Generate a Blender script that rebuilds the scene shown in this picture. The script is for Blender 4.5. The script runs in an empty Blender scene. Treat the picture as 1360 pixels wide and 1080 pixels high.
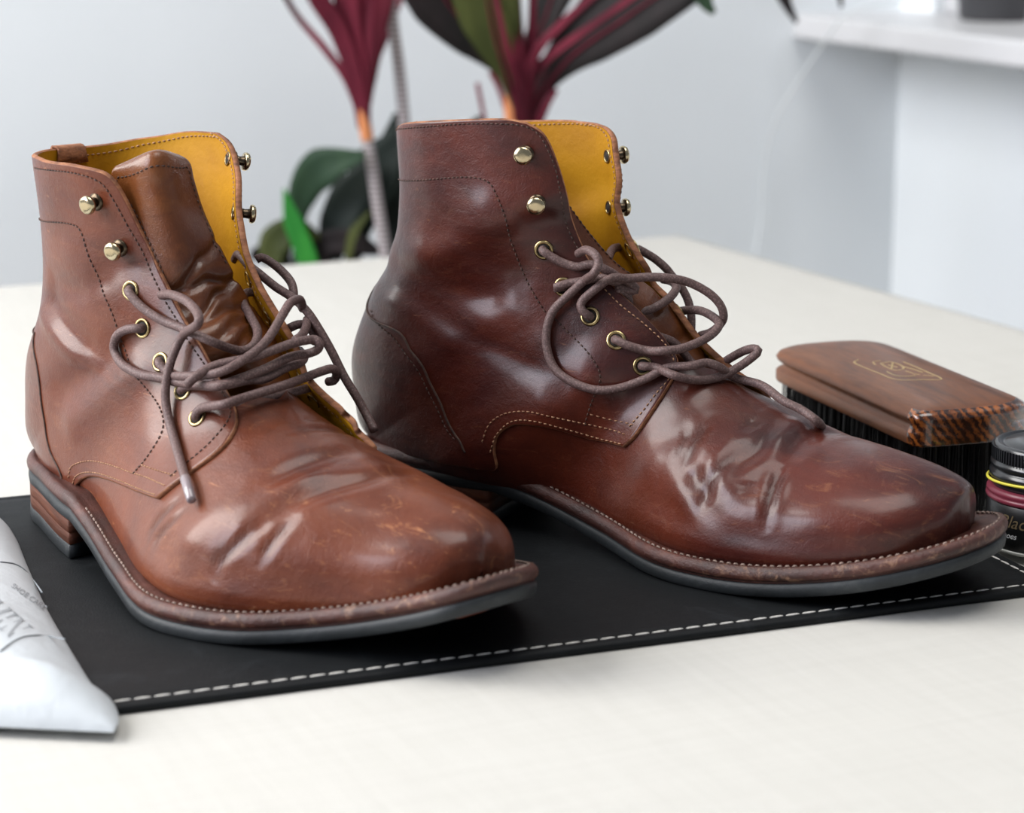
import bpy, bmesh, math, random
import numpy as np
from mathutils import Vector, Matrix, Euler
from mathutils.bvhtree import BVHTree

# ------------------------------------------------------------------ camera, world, light, exposure
S = bpy.context.scene
COL = S.collection
CAM_H, PITCH, FPX = 0.29703, math.atan(770/3200), 3200.0
cam = bpy.data.cameras.new('camera'); cam_o = bpy.data.objects.new('camera', cam); COL.objects.link(cam_o)
cam_o.location = (0, 0, CAM_H); cam_o.rotation_euler = (math.pi/2-PITCH, 0, 0)
cam.sensor_width = 36; cam.lens = FPX/1360*36; cam.clip_start = .02; cam.clip_end = 50
cam.dof.use_dof = True; cam.dof.focus_distance = 1.0; cam.dof.aperture_fstop = 10
S.camera = cam_o
W = bpy.data.worlds.new('world'); S.world = W; W.use_nodes = True
W.node_tree.nodes['Background'].inputs[0].default_value = (.80, .88, 1, 1)
W.node_tree.nodes['Background'].inputs[1].default_value = .28

def area(name, loc, target, size, sy, power, colr):
    l = bpy.data.lights.new(name, 'AREA'); l.shape = 'RECTANGLE'; l.size = size; l.size_y = sy; l.energy = power; l.color = colr
    o = bpy.data.objects.new(name, l); COL.objects.link(o); o.location = loc
    o.rotation_euler = (Vector(target)-Vector(loc)).to_track_quat('-Z', 'Y').to_euler()
    return o
area('window_light', (-1.70, .98, 1.10), (0, 1.12, .05), 1.1, 1.7, 74, (1, .985, .96))
area('side_window_light', (-1.75, .02, .95), (0, 1.08, .08), .75, 1.3, 34, (.86, .88, 1))
area('ceiling_bounce_fill', (.2, .7, 2.2), (.05, 1.15, 0), 1.3, 1.3, 30, (1, .97, .93))  # added soft fill from above, stands in for light bounced off the ceiling
S.view_settings.view_transform = 'Standard'; S.view_settings.look = 'None'
S.view_settings.exposure = -0.10; S.view_settings.gamma = 1; S.view_settings.use_curve_mapping = False

# ------------------------------------------------------------------ helpers
def tag(o, label=None, cat=None, group=None, kind=None):
    if label: o['label'] = label
    if cat: o['category'] = cat
    if group: o['group'] = group
    if kind: o['kind'] = kind
    return o
def empty(name, loc=(0, 0, 0), rz=0):
    o = bpy.data.objects.new(name, None); COL.objects.link(o); o.location = loc; o.rotation_euler = (0, 0, rz)
    o.empty_display_size = .02
    return o
def link(name, me, parent=None):
    o = bpy.data.objects.new(name, me); COL.objects.link(o)
    if parent is not None: o.parent = parent
    return o
def mesh(name, V, F, mats, parent=None, smooth=True, fm=None):
    me = bpy.data.meshes.new(name)
    me.from_pydata([tuple(map(float, v)) for v in V], [], [tuple(map(int, f)) for f in F])
    for m in (mats if isinstance(mats, (list, tuple)) else [mats]): me.materials.append(m)
    if fm is not None: me.polygons.foreach_set('material_index', np.array(fm, dtype=np.int32))
    if smooth: me.polygons.foreach_set('use_smooth', np.ones(len(me.polygons), bool))
    me.update()
    return link(name, me, parent)
class MB:
    def __init__(s): s.V = []; s.F = []; s.M = []
    def add(s, V, F, m=0):
        b = len(s.V); s.V += [tuple(v) for v in V]; s.F += [tuple(b+i for i in f) for f in F]; s.M += [m]*len(F)
    def box(s, c, h, m=0, R=None):
        V = [Vector(((i & 1)*2-1, ((i >> 1) & 1)*2-1, ((i >> 2) & 1)*2-1)) for i in range(8)]
        V = [Vector((v.x*h[0], v.y*h[1], v.z*h[2])) for v in V]
        if R is not None: V = [R @ v for v in V]
        V = [v+Vector(c) for v in V]
        s.add(V, [(0, 2, 3, 1), (4, 5, 7, 6), (0, 1, 5, 4), (2, 6, 7, 3), (0, 4, 6, 2), (1, 3, 7, 5)], m)
    def build(s, name, mats, parent=None, smooth=False): return mesh(name, s.V, s.F, mats, parent, smooth, s.M)
def bevel(o, w, seg=2, ang=40):
    m = o.modifiers.new('bevel', 'BEVEL'); m.width = w; m.segments = seg; m.limit_method = 'ANGLE'; m.angle_limit = math.radians(ang)
    return o
def cr(P, n):
    """points along a centripetal-ish Catmull-Rom through P, n of them, evenly spaced"""
    P = np.asarray(P, float)
    A = np.vstack([2*P[0]-P[1], P, 2*P[-1]-P[-2]])
    out = []
    for i in range(1, len(A)-2):
        t = np.linspace(0, 1, 24, endpoint=False)[:, None]
        a, b, c, d = A[i-1], A[i], A[i+1], A[i+2]
        out.append(.5*((2*b)+(-a+c)*t+(2*a-5*b+4*c-d)*t**2+(-a+3*b-3*c+d)*t**3))
    out = np.vstack(out+[P[-1:]])
    return resample(out, n)
def resample(P, n):
    P = np.asarray(P, float)
    d = np.r_[0, np.cumsum(np.linalg.norm(np.diff(P, axis=0), axis=1))]
    t = np.linspace(0, d[-1], n)
    return np.stack([np.interp(t, d, P[:, k]) for k in range(P.shape[1])], 1)
def length(P): return np.linalg.norm(np.diff(P, axis=0), axis=1).sum()
def tube(P, r, nseg=10, cap=True, uvlen=False):
    """closed tube mesh arrays along P (n,3); r scalar or array"""
    P = np.asarray(P, float); n = len(P); r = np.broadcast_to(r, n)
    T = np.gradient(P, axis=0); T /= np.linalg.norm(T, axis=1)[:, None]+1e-12
    up = np.array([0, 0, 1.]) if abs(T[0][2]) < .9 else np.array([1., 0, 0])
    N = np.cross(T[0], up); N /= np.linalg.norm(N); V = []
    for i in range(n):
        N = N-T[i]*N.dot(T[i]); N /= np.linalg.norm(N)+1e-12
        B = np.cross(T[i], N)
        a = np.arange(nseg)*2*np.pi/nseg
        V.append(P[i]+r[i]*(np.cos(a)[:, None]*N+np.sin(a)[:, None]*B))
    V = np.vstack(V); F = []
    for i in range(n-1):
        for k in range(nseg):
            k2 = (k+1) % nseg
            F.append((i*nseg+k, i*nseg+k2, (i+1)*nseg+k2, (i+1)*nseg+k))
    if cap: F.append(tuple(range(nseg))[::-1]); F.append(tuple((n-1)*nseg+k for k in range(nseg)))
    return V, F
def grid_faces(nr, nc, flip=False, base=0):
    i, j = np.meshgrid(np.arange(nr-1), np.arange(nc-1), indexing='ij'); a = (i*nc+j).ravel()+base
    F = np.stack([a, a+1, a+nc+1, a+nc], 1)
    return F[:, ::-1] if flip else F

# ------------------------------------------------------------------ materials
def mat(name, base=(.5, .5, .5), rough=.5, metal=0, coat=0, spec=.5, **k):
    m = bpy.data.materials.new(name); m.use_nodes = True; b = m.node_tree.nodes['Principled BSDF']
    b.inputs['Base Color'].default_value = (*base, 1); b.inputs['Roughness'].default_value = rough
    b.inputs['Metallic'].default_value = metal; b.inputs['Coat Weight'].default_value = coat
    b.inputs['Specular IOR Level'].default_value = spec
    for kk, v in k.items(): b.inputs[kk.replace('_', ' ')].default_value = v
    return m
class NT:
    def __init__(s, m): s.t = m.node_tree; s.b = s.t.nodes['Principled BSDF']; s._tc = None
    def n(s, typ, **k):
        x = s.t.nodes.new(typ)
        for a, v in k.items():
            if a.startswith('i_'): x.inputs[int(a[2:]) if a[2:].isdigit() else a[2:].replace('_', ' ')].default_value = v
            else: setattr(x, a, v)
        return x
    def l(s, a, b): s.t.links.new(a, b)
    def obj(s):
        if s._tc is None: s._tc = s.n('ShaderNodeTexCoord')
        return s._tc.outputs['Object']
    def noise(s, scale, detail=4, rough=.5, dist=0, stretch=None, vec=None):
        v = vec or s.obj()
        if stretch is not None:
            mp = s.n('ShaderNodeMapping'); mp.inputs['Scale'].default_value = stretch; s.l(v, mp.inputs[0]); v = mp.outputs[0]
        x = s.n('ShaderNodeTexNoise'); x.inputs['Scale'].default_value = scale; x.inputs['Detail'].default_value = detail
        x.inputs['Roughness'].default_value = rough; x.inputs['Distortion'].default_value = dist; s.l(v, x.inputs['Vector'])
        return x.outputs['Fac']
    def ramp(s, fac, stops):
        x = s.n('ShaderNodeValToRGB'); e = x.color_ramp.elements
        while len(e) < len(stops): e.new(.5)
        for el, (p, c) in zip(e, stops): el.position = p; el.color = (*c, 1) if len(c) == 3 else c
        s.l(fac, x.inputs[0]); return x.outputs['Color']
    def mix(s, f, a, b, mode='MIX'):
        x = s.n('ShaderNodeMix', data_type='RGBA', blend_type=mode)
        for sock, v in ((x.inputs[0], f), (x.inputs[6], a), (x.inputs[7], b)):
            if isinstance(v, (int, float)): sock.default_value = v
            elif isinstance(v, tuple): sock.default_value = (*v, 1) if len(v) == 3 else v
            else: s.l(v, sock)
        return x.outputs[2]
    def math(s, op, a, b=0.0, clamp=False):
        x = s.n('ShaderNodeMath', operation=op, use_clamp=clamp)
        for sock, v in ((x.inputs[0], a), (x.inputs[1], b)):
            if isinstance(v, (int, float)): sock.default_value = v
            else: s.l(v, sock)
        return x.outputs[0]
    def bump(s, h, dist, strength=1, nrm=None):
        x = s.n('ShaderNodeBump'); x.inputs['Distance'].default_value = dist; x.inputs['Strength'].default_value = strength
        s.l(h, x.inputs['Height'])
        if nrm is not None: s.l(nrm, x.inputs['Normal'])
        return x.outputs['Normal']
    def color(s, c): s.l(c, s.b.inputs['Base Color'])
    def normal(s, c): s.l(c, s.b.inputs['Normal'])
    def roughness(s, c): s.l(c, s.b.inputs['Roughness'])
BK, WH = (0, 0, 0), (1, 1, 1)

def leather(name, dark, mid, light, scratch=.35, tan=(.36, .12, .035), rough=(.36, .52)):
    m = mat(name, mid, .33, coat=.46, spec=.24); m.node_tree.nodes['Principled BSDF'].inputs['Coat Roughness'].default_value = .21
    t = NT(m)
    c = t.ramp(t.noise(14, 5, .6, .6), [(.3, dark), (.5, mid), (.72, light)])
    streak = t.ramp(t.noise(30, 6, .65, 1.2, stretch=(.45, 1.3, 2.2)), [(.42, BK), (.75, WH)])
    c = t.mix(t.math('MULTIPLY', streak, .5), c, light)
    # broad orange-tan patina patches
    pt = t.ramp(t.noise(9, 3, .5, .3), [(.52, BK), (.75, WH)])
    c = t.mix(t.math('MULTIPLY', pt, .4), c, tan)
    # fine scratches where an attribute says the leather is worn
    at = t.n('ShaderNodeAttribute', attribute_name='wear').outputs['Fac']
    sc = t.ramp(t.noise(90, 8, .75, 1.5, stretch=(.5, 1, 1.6)), [(.56, BK), (.68, WH)])
    c = t.mix(t.math('MULTIPLY', t.math('MULTIPLY', sc, at), scratch, True), c, (.55, .24, .10))
    sc2 = t.ramp(t.noise(260, 4, .7, 0, stretch=(.2, 1.2, 1.2)), [(.66, BK), (.72, WH)])
    c = t.mix(t.math('MULTIPLY', sc2, .22*scratch/.35), c, (.50, .22, .10))
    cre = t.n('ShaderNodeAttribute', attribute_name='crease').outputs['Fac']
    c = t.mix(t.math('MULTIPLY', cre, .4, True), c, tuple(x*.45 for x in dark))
    t.color(c)
    pores = t.noise(1500, 2, .5)
    n1 = t.bump(pores, .00022, .55)
    wr = t.noise(230, 5, .65, .8)
    n2 = t.bump(wr, .0006, .55, n1)
    n3 = t.bump(t.noise(45, 3, .5, .3), .0018, .32, n2)
    fine = t.math('MULTIPLY', t.noise(420, 3, .6, .5, stretch=(1.8, .5, .4)), cre)
    t.normal(t.bump(fine, .0016, .5, n3))
    rr = t.n('ShaderNodeMapRange'); rr.inputs[3].default_value = rough[0]; rr.inputs[4].default_value = rough[1]
    t.l(t.noise(40, 4, .6), rr.inputs[0]); t.roughness(rr.outputs[0])
    return m
M = {}
M['leatherA'] = leather('russet_leather', (.028, .0050, .0026), (.080, .0150, .0056), (.145, .033, .0100), .5, (.21, .055, .013))
M['leatherB'] = leather('oxblood_brown_leather', (.010, .0018, .0018), (.038, .0052, .0040), (.095, .0145, .0060), .22, (.145, .028, .006))
M['tongue'] = leather('tongue_leather', (.06, .017, .007), (.11, .032, .010), (.19, .065, .018), .1, (.2, .065, .015), (.24, .38))
def edge_mat():
    m = mat('raw_leather_edge', (.30, .12, .05), .75); t = NT(m)
    t.color(t.ramp(t.noise(160, 5, .6, stretch=(1, 1, 3)), [(.3, (.10, .035, .016)), (.55, (.27, .105, .045)), (.8, (.42, .20, .09))]))
    t.normal(t.bump(t.noise(600, 4, .6), .0005, .8)); return m
M['edge'] = edge_mat()
def lining_mat():
    m = mat('yellow_lining_leather', (.62, .33, .03), .6, spec=.2); t = NT(m)
    c = t.ramp(t.noise(18, 4, .55, .4), [(.3, (.27, .115, .003)), (.55, (.40, .19, .005)), (.8, (.50, .26, .010))])
    sp = t.ramp(t.noise(35, 5, .65, 1), [(.66, BK), (.78, WH)])
    c = t.mix(t.math('MULTIPLY', sp, .35), c, (.22, .09, .01)); t.color(c)
    t.normal(t.bump(t.noise(300, 4, .6), .0005, .5, t.bump(t.noise(28, 3), .003, .3))); return m
M['lining'] = lining_mat()
def welt_mat():
    m = mat('welt_leather', (.12, .05, .035), .42); t = NT(m)
    c = t.ramp(t.noise(60, 6, .65, .6, stretch=(.7, .7, 2)), [(.3, (.026, .010, .008)), (.55, (.068, .020, .014)), (.8, (.14, .048, .032))])
    at = t.n('ShaderNodeAttribute', attribute_name='wear').outputs['Fac']
    sc = t.ramp(t.noise(160, 9, .75, .8), [(.53, BK), (.70, WH)])
    c = t.mix(t.math('MULTIPLY', t.math('MULTIPLY', sc, at), .75, True), c, (.36, .20, .12)); t.color(c)
    t.normal(t.bump(t.noise(350, 6, .7), .0012, .6)); return m
M['welt'] = welt_mat()
def rubber_mat():
    m = mat('black_rubber_sole', (.035, .04, .042), .52, spec=.35); t = NT(m)
    t.color(t.ramp(t.noise(40, 6, .7, .5), [(.3, (.010, .012, .013)), (.6, (.024, .028, .031)), (.85, (.075, .08, .078))]))
    t.normal(t.bump(t.noise(400, 5, .7), .0005, .5)); return m
M['rubber'] = rubber_mat()
def stack_mat():
    m = mat('stacked_leather_heel', (.15, .05, .025), .55, spec=.25); t = NT(m)
    c = t.ramp(t.noise(50, 6, .65, .5, stretch=(.4, .4, 3.5)), [(.3, (.035, .011, .006)), (.55, (.10, .030, .014)), (.8, (.22, .085, .04))])
    t.color(c); t.normal(t.bump(t.noise(220, 5, .65, stretch=(.3, .3, 3)), .0008, .6)); return m
M['stack'] = stack_mat()
M['black_midsole'] = mat('black_edge_dressing', (.018, .016, .016), .35)
def thread(name, a, b):
    m = mat(name, a, .7); t = NT(m); t.color(t.ramp(t.noise(500, 2), [(.35, a), (.65, b)])); return m
M['thread_dark'] = thread('dark_brown_thread', (.022, .010, .007), (.07, .03, .018))
M['thread_tan'] = thread('tan_thread', (.22, .10, .05), (.40, .22, .12))
M['thread_welt'] = thread('welt_thread', (.10, .065, .05), (.24, .17, .14))
M['thread_white'] = thread('white_thread', (.62, .60, .55), (.8, .78, .74))
def lace_mat():
    m = mat('waxed_brown_cord', (.10, .06, .055), .62); t = NT(m)
    vo = t.n('ShaderNodeTexVoronoi'); vo.inputs['Scale'].default_value = 1100; t.l(t.obj(), vo.inputs[0])
    c = t.ramp(vo.outputs['Distance'], [(.15, (.165, .10, .092)), (.6, (.085, .048, .044))])
    sp = t.ramp(t.noise(900, 3, .6), [(.60, BK), (.70, WH)])
    c = t.mix(t.math('MULTIPLY', sp, .45), c, (.30, .22, .21)); t.color(c)
    t.normal(t.bump(vo.outputs['Distance'], .0005, -.8)); return m
M['lace'] = lace_mat()
M['aglet'] = mat('clear_plastic_aglet', (.22, .18, .19), .22, coat=.6)
M['brass'] = mat('aged_brass', (.48, .36, .17), .28, metal=1)
def brass_old():
    m = M['brass']; t = NT(m)
    t.color(t.ramp(t.noise(300, 4, .6), [(.35, (.20, .14, .07)), (.6, (.52, .40, .19)), (.8, (.66, .56, .34))])); return m
brass_old()
M['hook_dark'] = mat('dark_hook_base', (.10, .075, .05), .3, metal=1)
M['hook_top'] = mat('pale_brass_cap', (.52, .43, .27), .2, metal=1)
M['hole'] = mat('dark_hole', (.012, .008, .006), .8)
# ------------------------------------------------------------------ camera rays into a boot's own frame
CP, SP = math.cos(PITCH), math.sin(PITCH)
def ray(px, py):
    x = (px-680)/FPX; y = -(py-540)/FPX
    return np.array([0, 0, CAM_H]), np.array([x, CP+y*SP, -SP+y*CP])
def project(P):
    P = np.asarray(P, float); X, Y, Z = P[..., 0], P[..., 1], P[..., 2]-CAM_H
    d = Y*CP-Z*SP; v = -(Y*SP+Z*CP); return np.stack([680+FPX*X/d, 540+FPX*v/d], -1)
def at_plane(px, py, z=0.):
    o, d = ray(px, py); return o+d*((z-o[2])/d[2])
def at_depth(px, py, Y):
    o, d = ray(px, py); return o+d*(Y/d[1])
class Frame:
    def __init__(s, x, y, yaw, z=0.): s.o = np.array([x, y, z]); s.c, s.s = math.cos(yaw), math.sin(yaw); s.yaw = yaw
    def loc(s, P):
        d = np.asarray(P, float)-s.o; return np.stack([s.c*d[..., 0]+s.s*d[..., 1], -s.s*d[..., 0]+s.c*d[..., 1], d[..., 2]], -1)
    def wld(s, P):
        P = np.asarray(P, float); return np.stack([s.o[0]+s.c*P[..., 0]-s.s*P[..., 1], s.o[1]+s.s*P[..., 0]+s.c*P[..., 1], s.o[2]+P[..., 2]], -1)
    def ray(s, px, py):
        o, d = ray(px, py); a = s.loc(o); return a, s.loc(o+d)-a
    def at_y(s, px, py, y):
        a, b = s.ray(px, py); return a+b*((y-a[1])/b[1])

# ------------------------------------------------------------------ boot geometry
LEN = .305
KN = np.array([.08, .2, .32, .44, .56, .68, .78, .87, .95])
def hermite(xs, ys, x):
    m = np.gradient(ys, xs); i = np.clip(np.searchsorted(xs, x)-1, 0, len(xs)-2); h = xs[i+1]-xs[i]; t = (x-xs[i])/h
    return (2*t**3-3*t**2+1)*ys[i]+(t**3-2*t**2+t)*h*m[i]+(-2*t**3+3*t**2)*ys[i+1]+(t**3-t**2)*h*m[i+1]
HZ, WT = .0164, .0121            # heel lift, sole thickness
PAR = {'ts': .027}               # toe spring of the boot being built
def sole_z(x, heel=False):
    TS = PAR['ts']; u = np.asarray(x)/LEN
    z = np.where(u > .64, TS*(np.clip(u-.64, 0, 1)/.36)**1.8, 0)
    a = np.clip((u-.25)/.35, 0, 1)
    return np.where(u < .25, HZ, np.where(u < .6, HZ*(1-a)**1.7, z))
def outline(nk, fk, ty, n, x0=-.004):
    nk, fk = np.array(nk), np.array(fk)
    P = np.r_[[(x0/LEN, 0)], [(.010+x0/LEN, nk[0]*.50)], [(.04, nk[0]*.86)], np.c_[KN, nk], [(ty[0]-.0065, ty[1]-.0120)], [(ty[0], ty[1])],
              [(ty[0]-.0065, ty[1]+.0120)], np.c_[KN, fk][::-1], [(.04, fk[0]*.86)], [(.010+x0/LEN, fk[0]*.50)], [(x0/LEN, 0)]]
    P = P*[LEN, 1]; d = np.r_[0, np.cumsum(np.hypot(*np.diff(P, axis=0).T)**.5)]
    t = np.linspace(0, d[-1], 3000); Q = np.c_[hermite(d, P[:, 0], t), hermite(d, P[:, 1], t)]
    return resample(Q, n+1)[:-1]
def inset(Q, d):
    T = np.roll(Q, -1, 0)-np.roll(Q, 1, 0); T /= np.linalg.norm(T, axis=1)[:, None]
    N = np.c_[-T[:, 1], T[:, 0]]                      # loop runs counter-clockwise seen from above: N points inwards
    R = Q+N*d
    for _ in range(2): R = .25*np.roll(R, 1, 0)+.5*R+.25*np.roll(R, -1, 0)
    return R

class Last:
    """the boot's outer shape: sections swept from the toe (s=0) over the instep round the heel to the collar (s=17)"""
    def __init__(self, sec, nk, fk, n_s=420, n_u=480):
        X = np.array([s[0] for s in sec]); Z = np.array([s[1] for s in sec]); X1 = np.array([s[2] for s in sec]); Z1 = np.array([s[3] for s in sec])
        wn = np.array([s[4] for s in sec]); wf = np.array([s[5] for s in sec]); yc0 = np.array([s[6] for s in sec]); yc1 = np.array([s[7] for s in sec])
        e = np.array([s[8] for s in sec]); k = np.array([s[9] for s in sec])
        Cc = np.stack([X, Z, X1, Z1, wn, wf, yc0, yc1], 1)/1000; Cc = np.c_[Cc, e, k]
        A = np.vstack([2*Cc[0]-Cc[1], Cc, 2*Cc[-1]-Cc[-2]]); self.ns = len(sec)-1
        self.S = np.linspace(0, self.ns, n_s); i = np.clip(self.S.astype(int), 0, self.ns-1); t = (self.S-i)[:, None]
        a, b, c, d = A[i], A[i+1], A[i+2], A[i+3]
        C = .5*((2*b)+(-a+c)*t+(2*a-5*b+4*c-d)*t**2+(-a+3*b-3*c+d)*t**3)
        self.U = np.linspace(-1, 1, n_u+1); th = self.U*np.pi
        cs, sn = np.cos(th)[None], np.sin(th)[None]; col = lambda j: C[:, j][:, None]
        aa = .5*(1-cs); w = np.where(sn < 0, -col(4), col(5))
        q = np.clip((cs+.2)/.8, 0, 1); q = q*q*(3-2*q); fore = np.clip((10.6-self.S)/1.2, 0, 1)[:, None]
        ex = col(8)*(1-q*fore)+.26*q*fore                # squarer where the upper meets the sole
        y = col(6)*(1-aa)+col(7)*aa+w*np.abs(sn)**ex*(1+col(9)*cs)
        x = col(0)+(col(2)-col(0))*aa; z = col(1)+(col(3)-col(1))*aa
        self.G = np.stack([x, y, z], -1)
        self.normals(); self.bvh_build()
        self.crease = np.zeros(self.G.shape[:2])
    def normals(self):
        G = self.G; ds = np.gradient(G, axis=0)
        Gp = np.concatenate([G[:, -2:-1], G, G[:, 1:2]], 1); du = (Gp[:, 2:]-Gp[:, :-2])
        N = np.cross(du, ds); ln = np.linalg.norm(N, axis=-1, keepdims=True); N /= ln+1e-15
        c = G.mean(1, keepdims=True); sgn = np.sign(((G-c)*N).sum(-1).mean()); self.N = N*sgn
    def bvh_build(self):
        self.st = 3; g = self.G[::self.st, ::self.st]; nr, nc = g.shape[:2]; self.nc = nc
        self.bs = self.S[::self.st]; self.bu = self.U[::self.st]
        self.bv = g.reshape(-1, 3)
        self.bvh = BVHTree.FromPolygons([tuple(v) for v in self.bv], [tuple(f) for f in grid_faces(nr, nc).tolist()])
    def su(self, p, idx):
        i, j = divmod(idx, self.nc-1); V = self.bv.reshape(-1, self.nc, 3)
        a, b, c = V[i, j], V[i, j+1], V[i+1, j]; p = np.array(p)-a; e1, e2 = b-a, c-a
        g11, g12, g22 = e1@e1, e1@e2, e2@e2; D = g11*g22-g12*g12+1e-18
        m = (g22*(p@e1)-g12*(p@e2))/D; n = (g11*(p@e2)-g12*(p@e1))/D
        m, n = np.clip(m, -.2, 1.2), np.clip(n, -.2, 1.2)
        return self.bs[i]+n*(self.bs[1]-self.bs[0]), self.bu[j]+m*(self.bu[1]-self.bu[0])
    def hit(self, fr, px, py, k=1):
        """(s,u) under a picture point: k-th crossing of the sight line, or the nearest place when it misses"""
        o, d = fr.ray(px, py); d = d/np.linalg.norm(d); oo = o.copy(); last = None
        for q in range(6 if k > 1 else 1):
            loc, n, idx, _ = self.bvh.ray_cast(Vector(oo), Vector(d))
            if loc is None: break
            last = (loc, idx); oo = np.array(loc)+d*1e-4
        if last is None:
            best = None
            for t in np.arange(.8, 1.4, .002):
                loc, n, idx, dist = self.bvh.find_nearest(Vector(o+d*t))
                if best is None or dist < best[0]: best = (dist, loc, idx)
            last = (best[1], best[2])
        s, u = self.su(*last)
        if k == 1 and u > .5: u -= 2
        if k > 1 and u < -.5: u += 2
        return s, u
    def ev(self, s, u, off=0.):
        s = np.clip(np.asarray(s, float), 0, self.ns); u = np.asarray(u, float)
        u = (u+1) % 2-1
        fi = s/self.ns*(len(self.S)-1); fj = (u+1)/2*(len(self.U)-1)
        i = np.clip(fi.astype(int), 0, len(self.S)-2); j = np.clip(fj.astype(int), 0, len(self.U)-2); a = (fi-i)[..., None]; b = (fj-j)[..., None]
        def bl(T): return T[i, j]*(1-a)*(1-b)+T[i+1, j]*a*(1-b)+T[i, j+1]*(1-a)*b+T[i+1, j+1]*a*b
        P = bl(self.G); N = bl(self.N); N /= np.linalg.norm(N, axis=-1, keepdims=True)+1e-12
        return P+N*np.asarray(off)[..., None] if np.ndim(off) else P+N*off, N
    def attr(self, T, s, u):
        i = np.clip((np.asarray(s)/self.ns*(len(self.S)-1)).round().astype(int), 0, len(self.S)-1)
        j = np.clip(((np.asarray(u)+1)/2*(len(self.U)-1)).round().astype(int), 0, len(self.U)-1); return T[i, j]
    def poly(self, fr, pts, k=1, n=None):
        Q = np.array([self.hit(fr, *p, k) for p in pts]); return self.smooth(Q, n or max(60, 12*len(pts)))
    def smooth(self, Q, n):
        Q = np.asarray(Q, float); return self.even(cr(Q, 400) if len(Q) > 2 else resample(Q, 400), n)
    def even(self, Q, n):
        P, _ = self.ev(Q[:, 0], Q[:, 1]); d = np.r_[0, np.cumsum(np.linalg.norm(np.diff(P, axis=0), axis=1))]+np.arange(len(Q))*1e-9
        t = np.linspace(0, d[-1], n); return np.c_[np.interp(t, d, Q[:, 0]), np.interp(t, d, Q[:, 1])]
    def dent(self, fr, items):
        """leather creases and hollows: (points in the picture, width, depth, weight of the crease attribute)"""
        P0 = self.G.copy(); flat = self.G.reshape(-1, 3); D = np.zeros(len(flat)); Cw = np.zeros(len(flat)); Nf = self.N.reshape(-1, 3)
        for pts, w, dep, cw in items:
            su = np.array([self.hit(fr, *p[:2]) for p in pts]); C, _ = self.ev(su[:, 0], su[:, 1])
            C = cr(C, max(12, int(length(C)/(w*.16))+2)) if len(C) > 2 else resample(C, max(12, int(length(C)/(w*.16))+2))
            lo, hi = C.min(0)-3.2*w, C.max(0)+3.2*w; sel = np.where(((flat > lo) & (flat < hi)).all(1))[0]
            if len(sel) == 0: continue
            d2 = ((flat[sel][:, None]-C[None])**2).sum(-1); kmin = d2.argmin(1); d = np.sqrt(d2[np.arange(len(sel)), kmin])
            tt = kmin/(len(C)-1)
            if cw > 0: end = np.clip(np.minimum(tt, 1-tt)*3.5, 0, 1); end = .25+.75*end*end*(3-2*end)
            else: end = 1
            g = np.exp(-(d/w)**2); g2 = np.exp(-((d-1.7*w)/w)**2)
            D[sel] += end*dep*(-g+(.3*g2 if cw > 0 else 0)); Cw[sel] = np.maximum(Cw[sel], cw*g*end)
        self.G = P0+(D[:, None]*Nf).reshape(self.G.shape); self.crease = np.maximum(self.crease, Cw.reshape(self.crease.shape)); self.normals()

def coons(b, t, l, r):
    """b,t: (nw,2) bottom/top rows; l,r: (nv,2) side columns; corners agree"""
    nw, nv = len(b), len(l); w = np.linspace(0, 1, nw)[None, :, None]; v = np.linspace(0, 1, nv)[:, None, None]
    B, T, L_, R = b[None], t[None], l[:, None], r[:, None]
    return (1-v)*B+v*T+(1-w)*L_+w*R-((1-w)*(1-v)*b[0]+w*(1-v)*b[-1]+(1-w)*v*t[0]+w*v*t[-1])
def set_attr(o, name, vals):
    a = o.data.attributes.new(name, 'FLOAT', 'POINT'); a.data.foreach_set('value', np.asarray(vals, np.float32))

def stitches(name, P, N, m, parent, pitch=.0024, ln=.0017, r=.00034, sink=0.3, fr=None):
    """a run of sewn stitches, each a small tapered thread"""
    L_ = length(P); n = max(2, int(L_/pitch)); mb_V = []; mb_F = []
    dd = np.r_[0, np.cumsum(np.linalg.norm(np.diff(P, axis=0), axis=1))]; tt = np.linspace(0, dd[-1], n); PN = np.c_[P, N]; C = np.stack([np.interp(tt, dd, PN[:, k]) for k in range(6)], 1)
    for i in range(n):
        c = C[i, :3]; nn = C[i, 3:]; nn = nn/(np.linalg.norm(nn)+1e-9); t = C[min(i+1, n-1), :3]-C[max(i-1, 0), :3]; t /= np.linalg.norm(t)+1e-12
        b = np.cross(nn, t); b /= np.linalg.norm(b)+1e-12; base = len(mb_V)
        for (a, s, h) in ((-.5, .45, -.5), (-.25, 1, .55), (.25, 1, .55), (.5, .45, -.5)):
            q = c+t*ln*a+nn*r*(h+.2)
            for ang in (0, 1, 2, 3, 4):
                an = math.pi*ang/4; mb_V.append(q+b*math.cos(an)*r*s+nn*math.sin(an)*r*s)
        for k in range(3):
            for j in range(4): mb_F.append((base+k*5+j, base+k*5+j+1, base+(k+1)*5+j+1, base+(k+1)*5+j))
    o = mesh(name, mb_V, mb_F, m, parent); tag(o, kind='stuff'); return o

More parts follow.
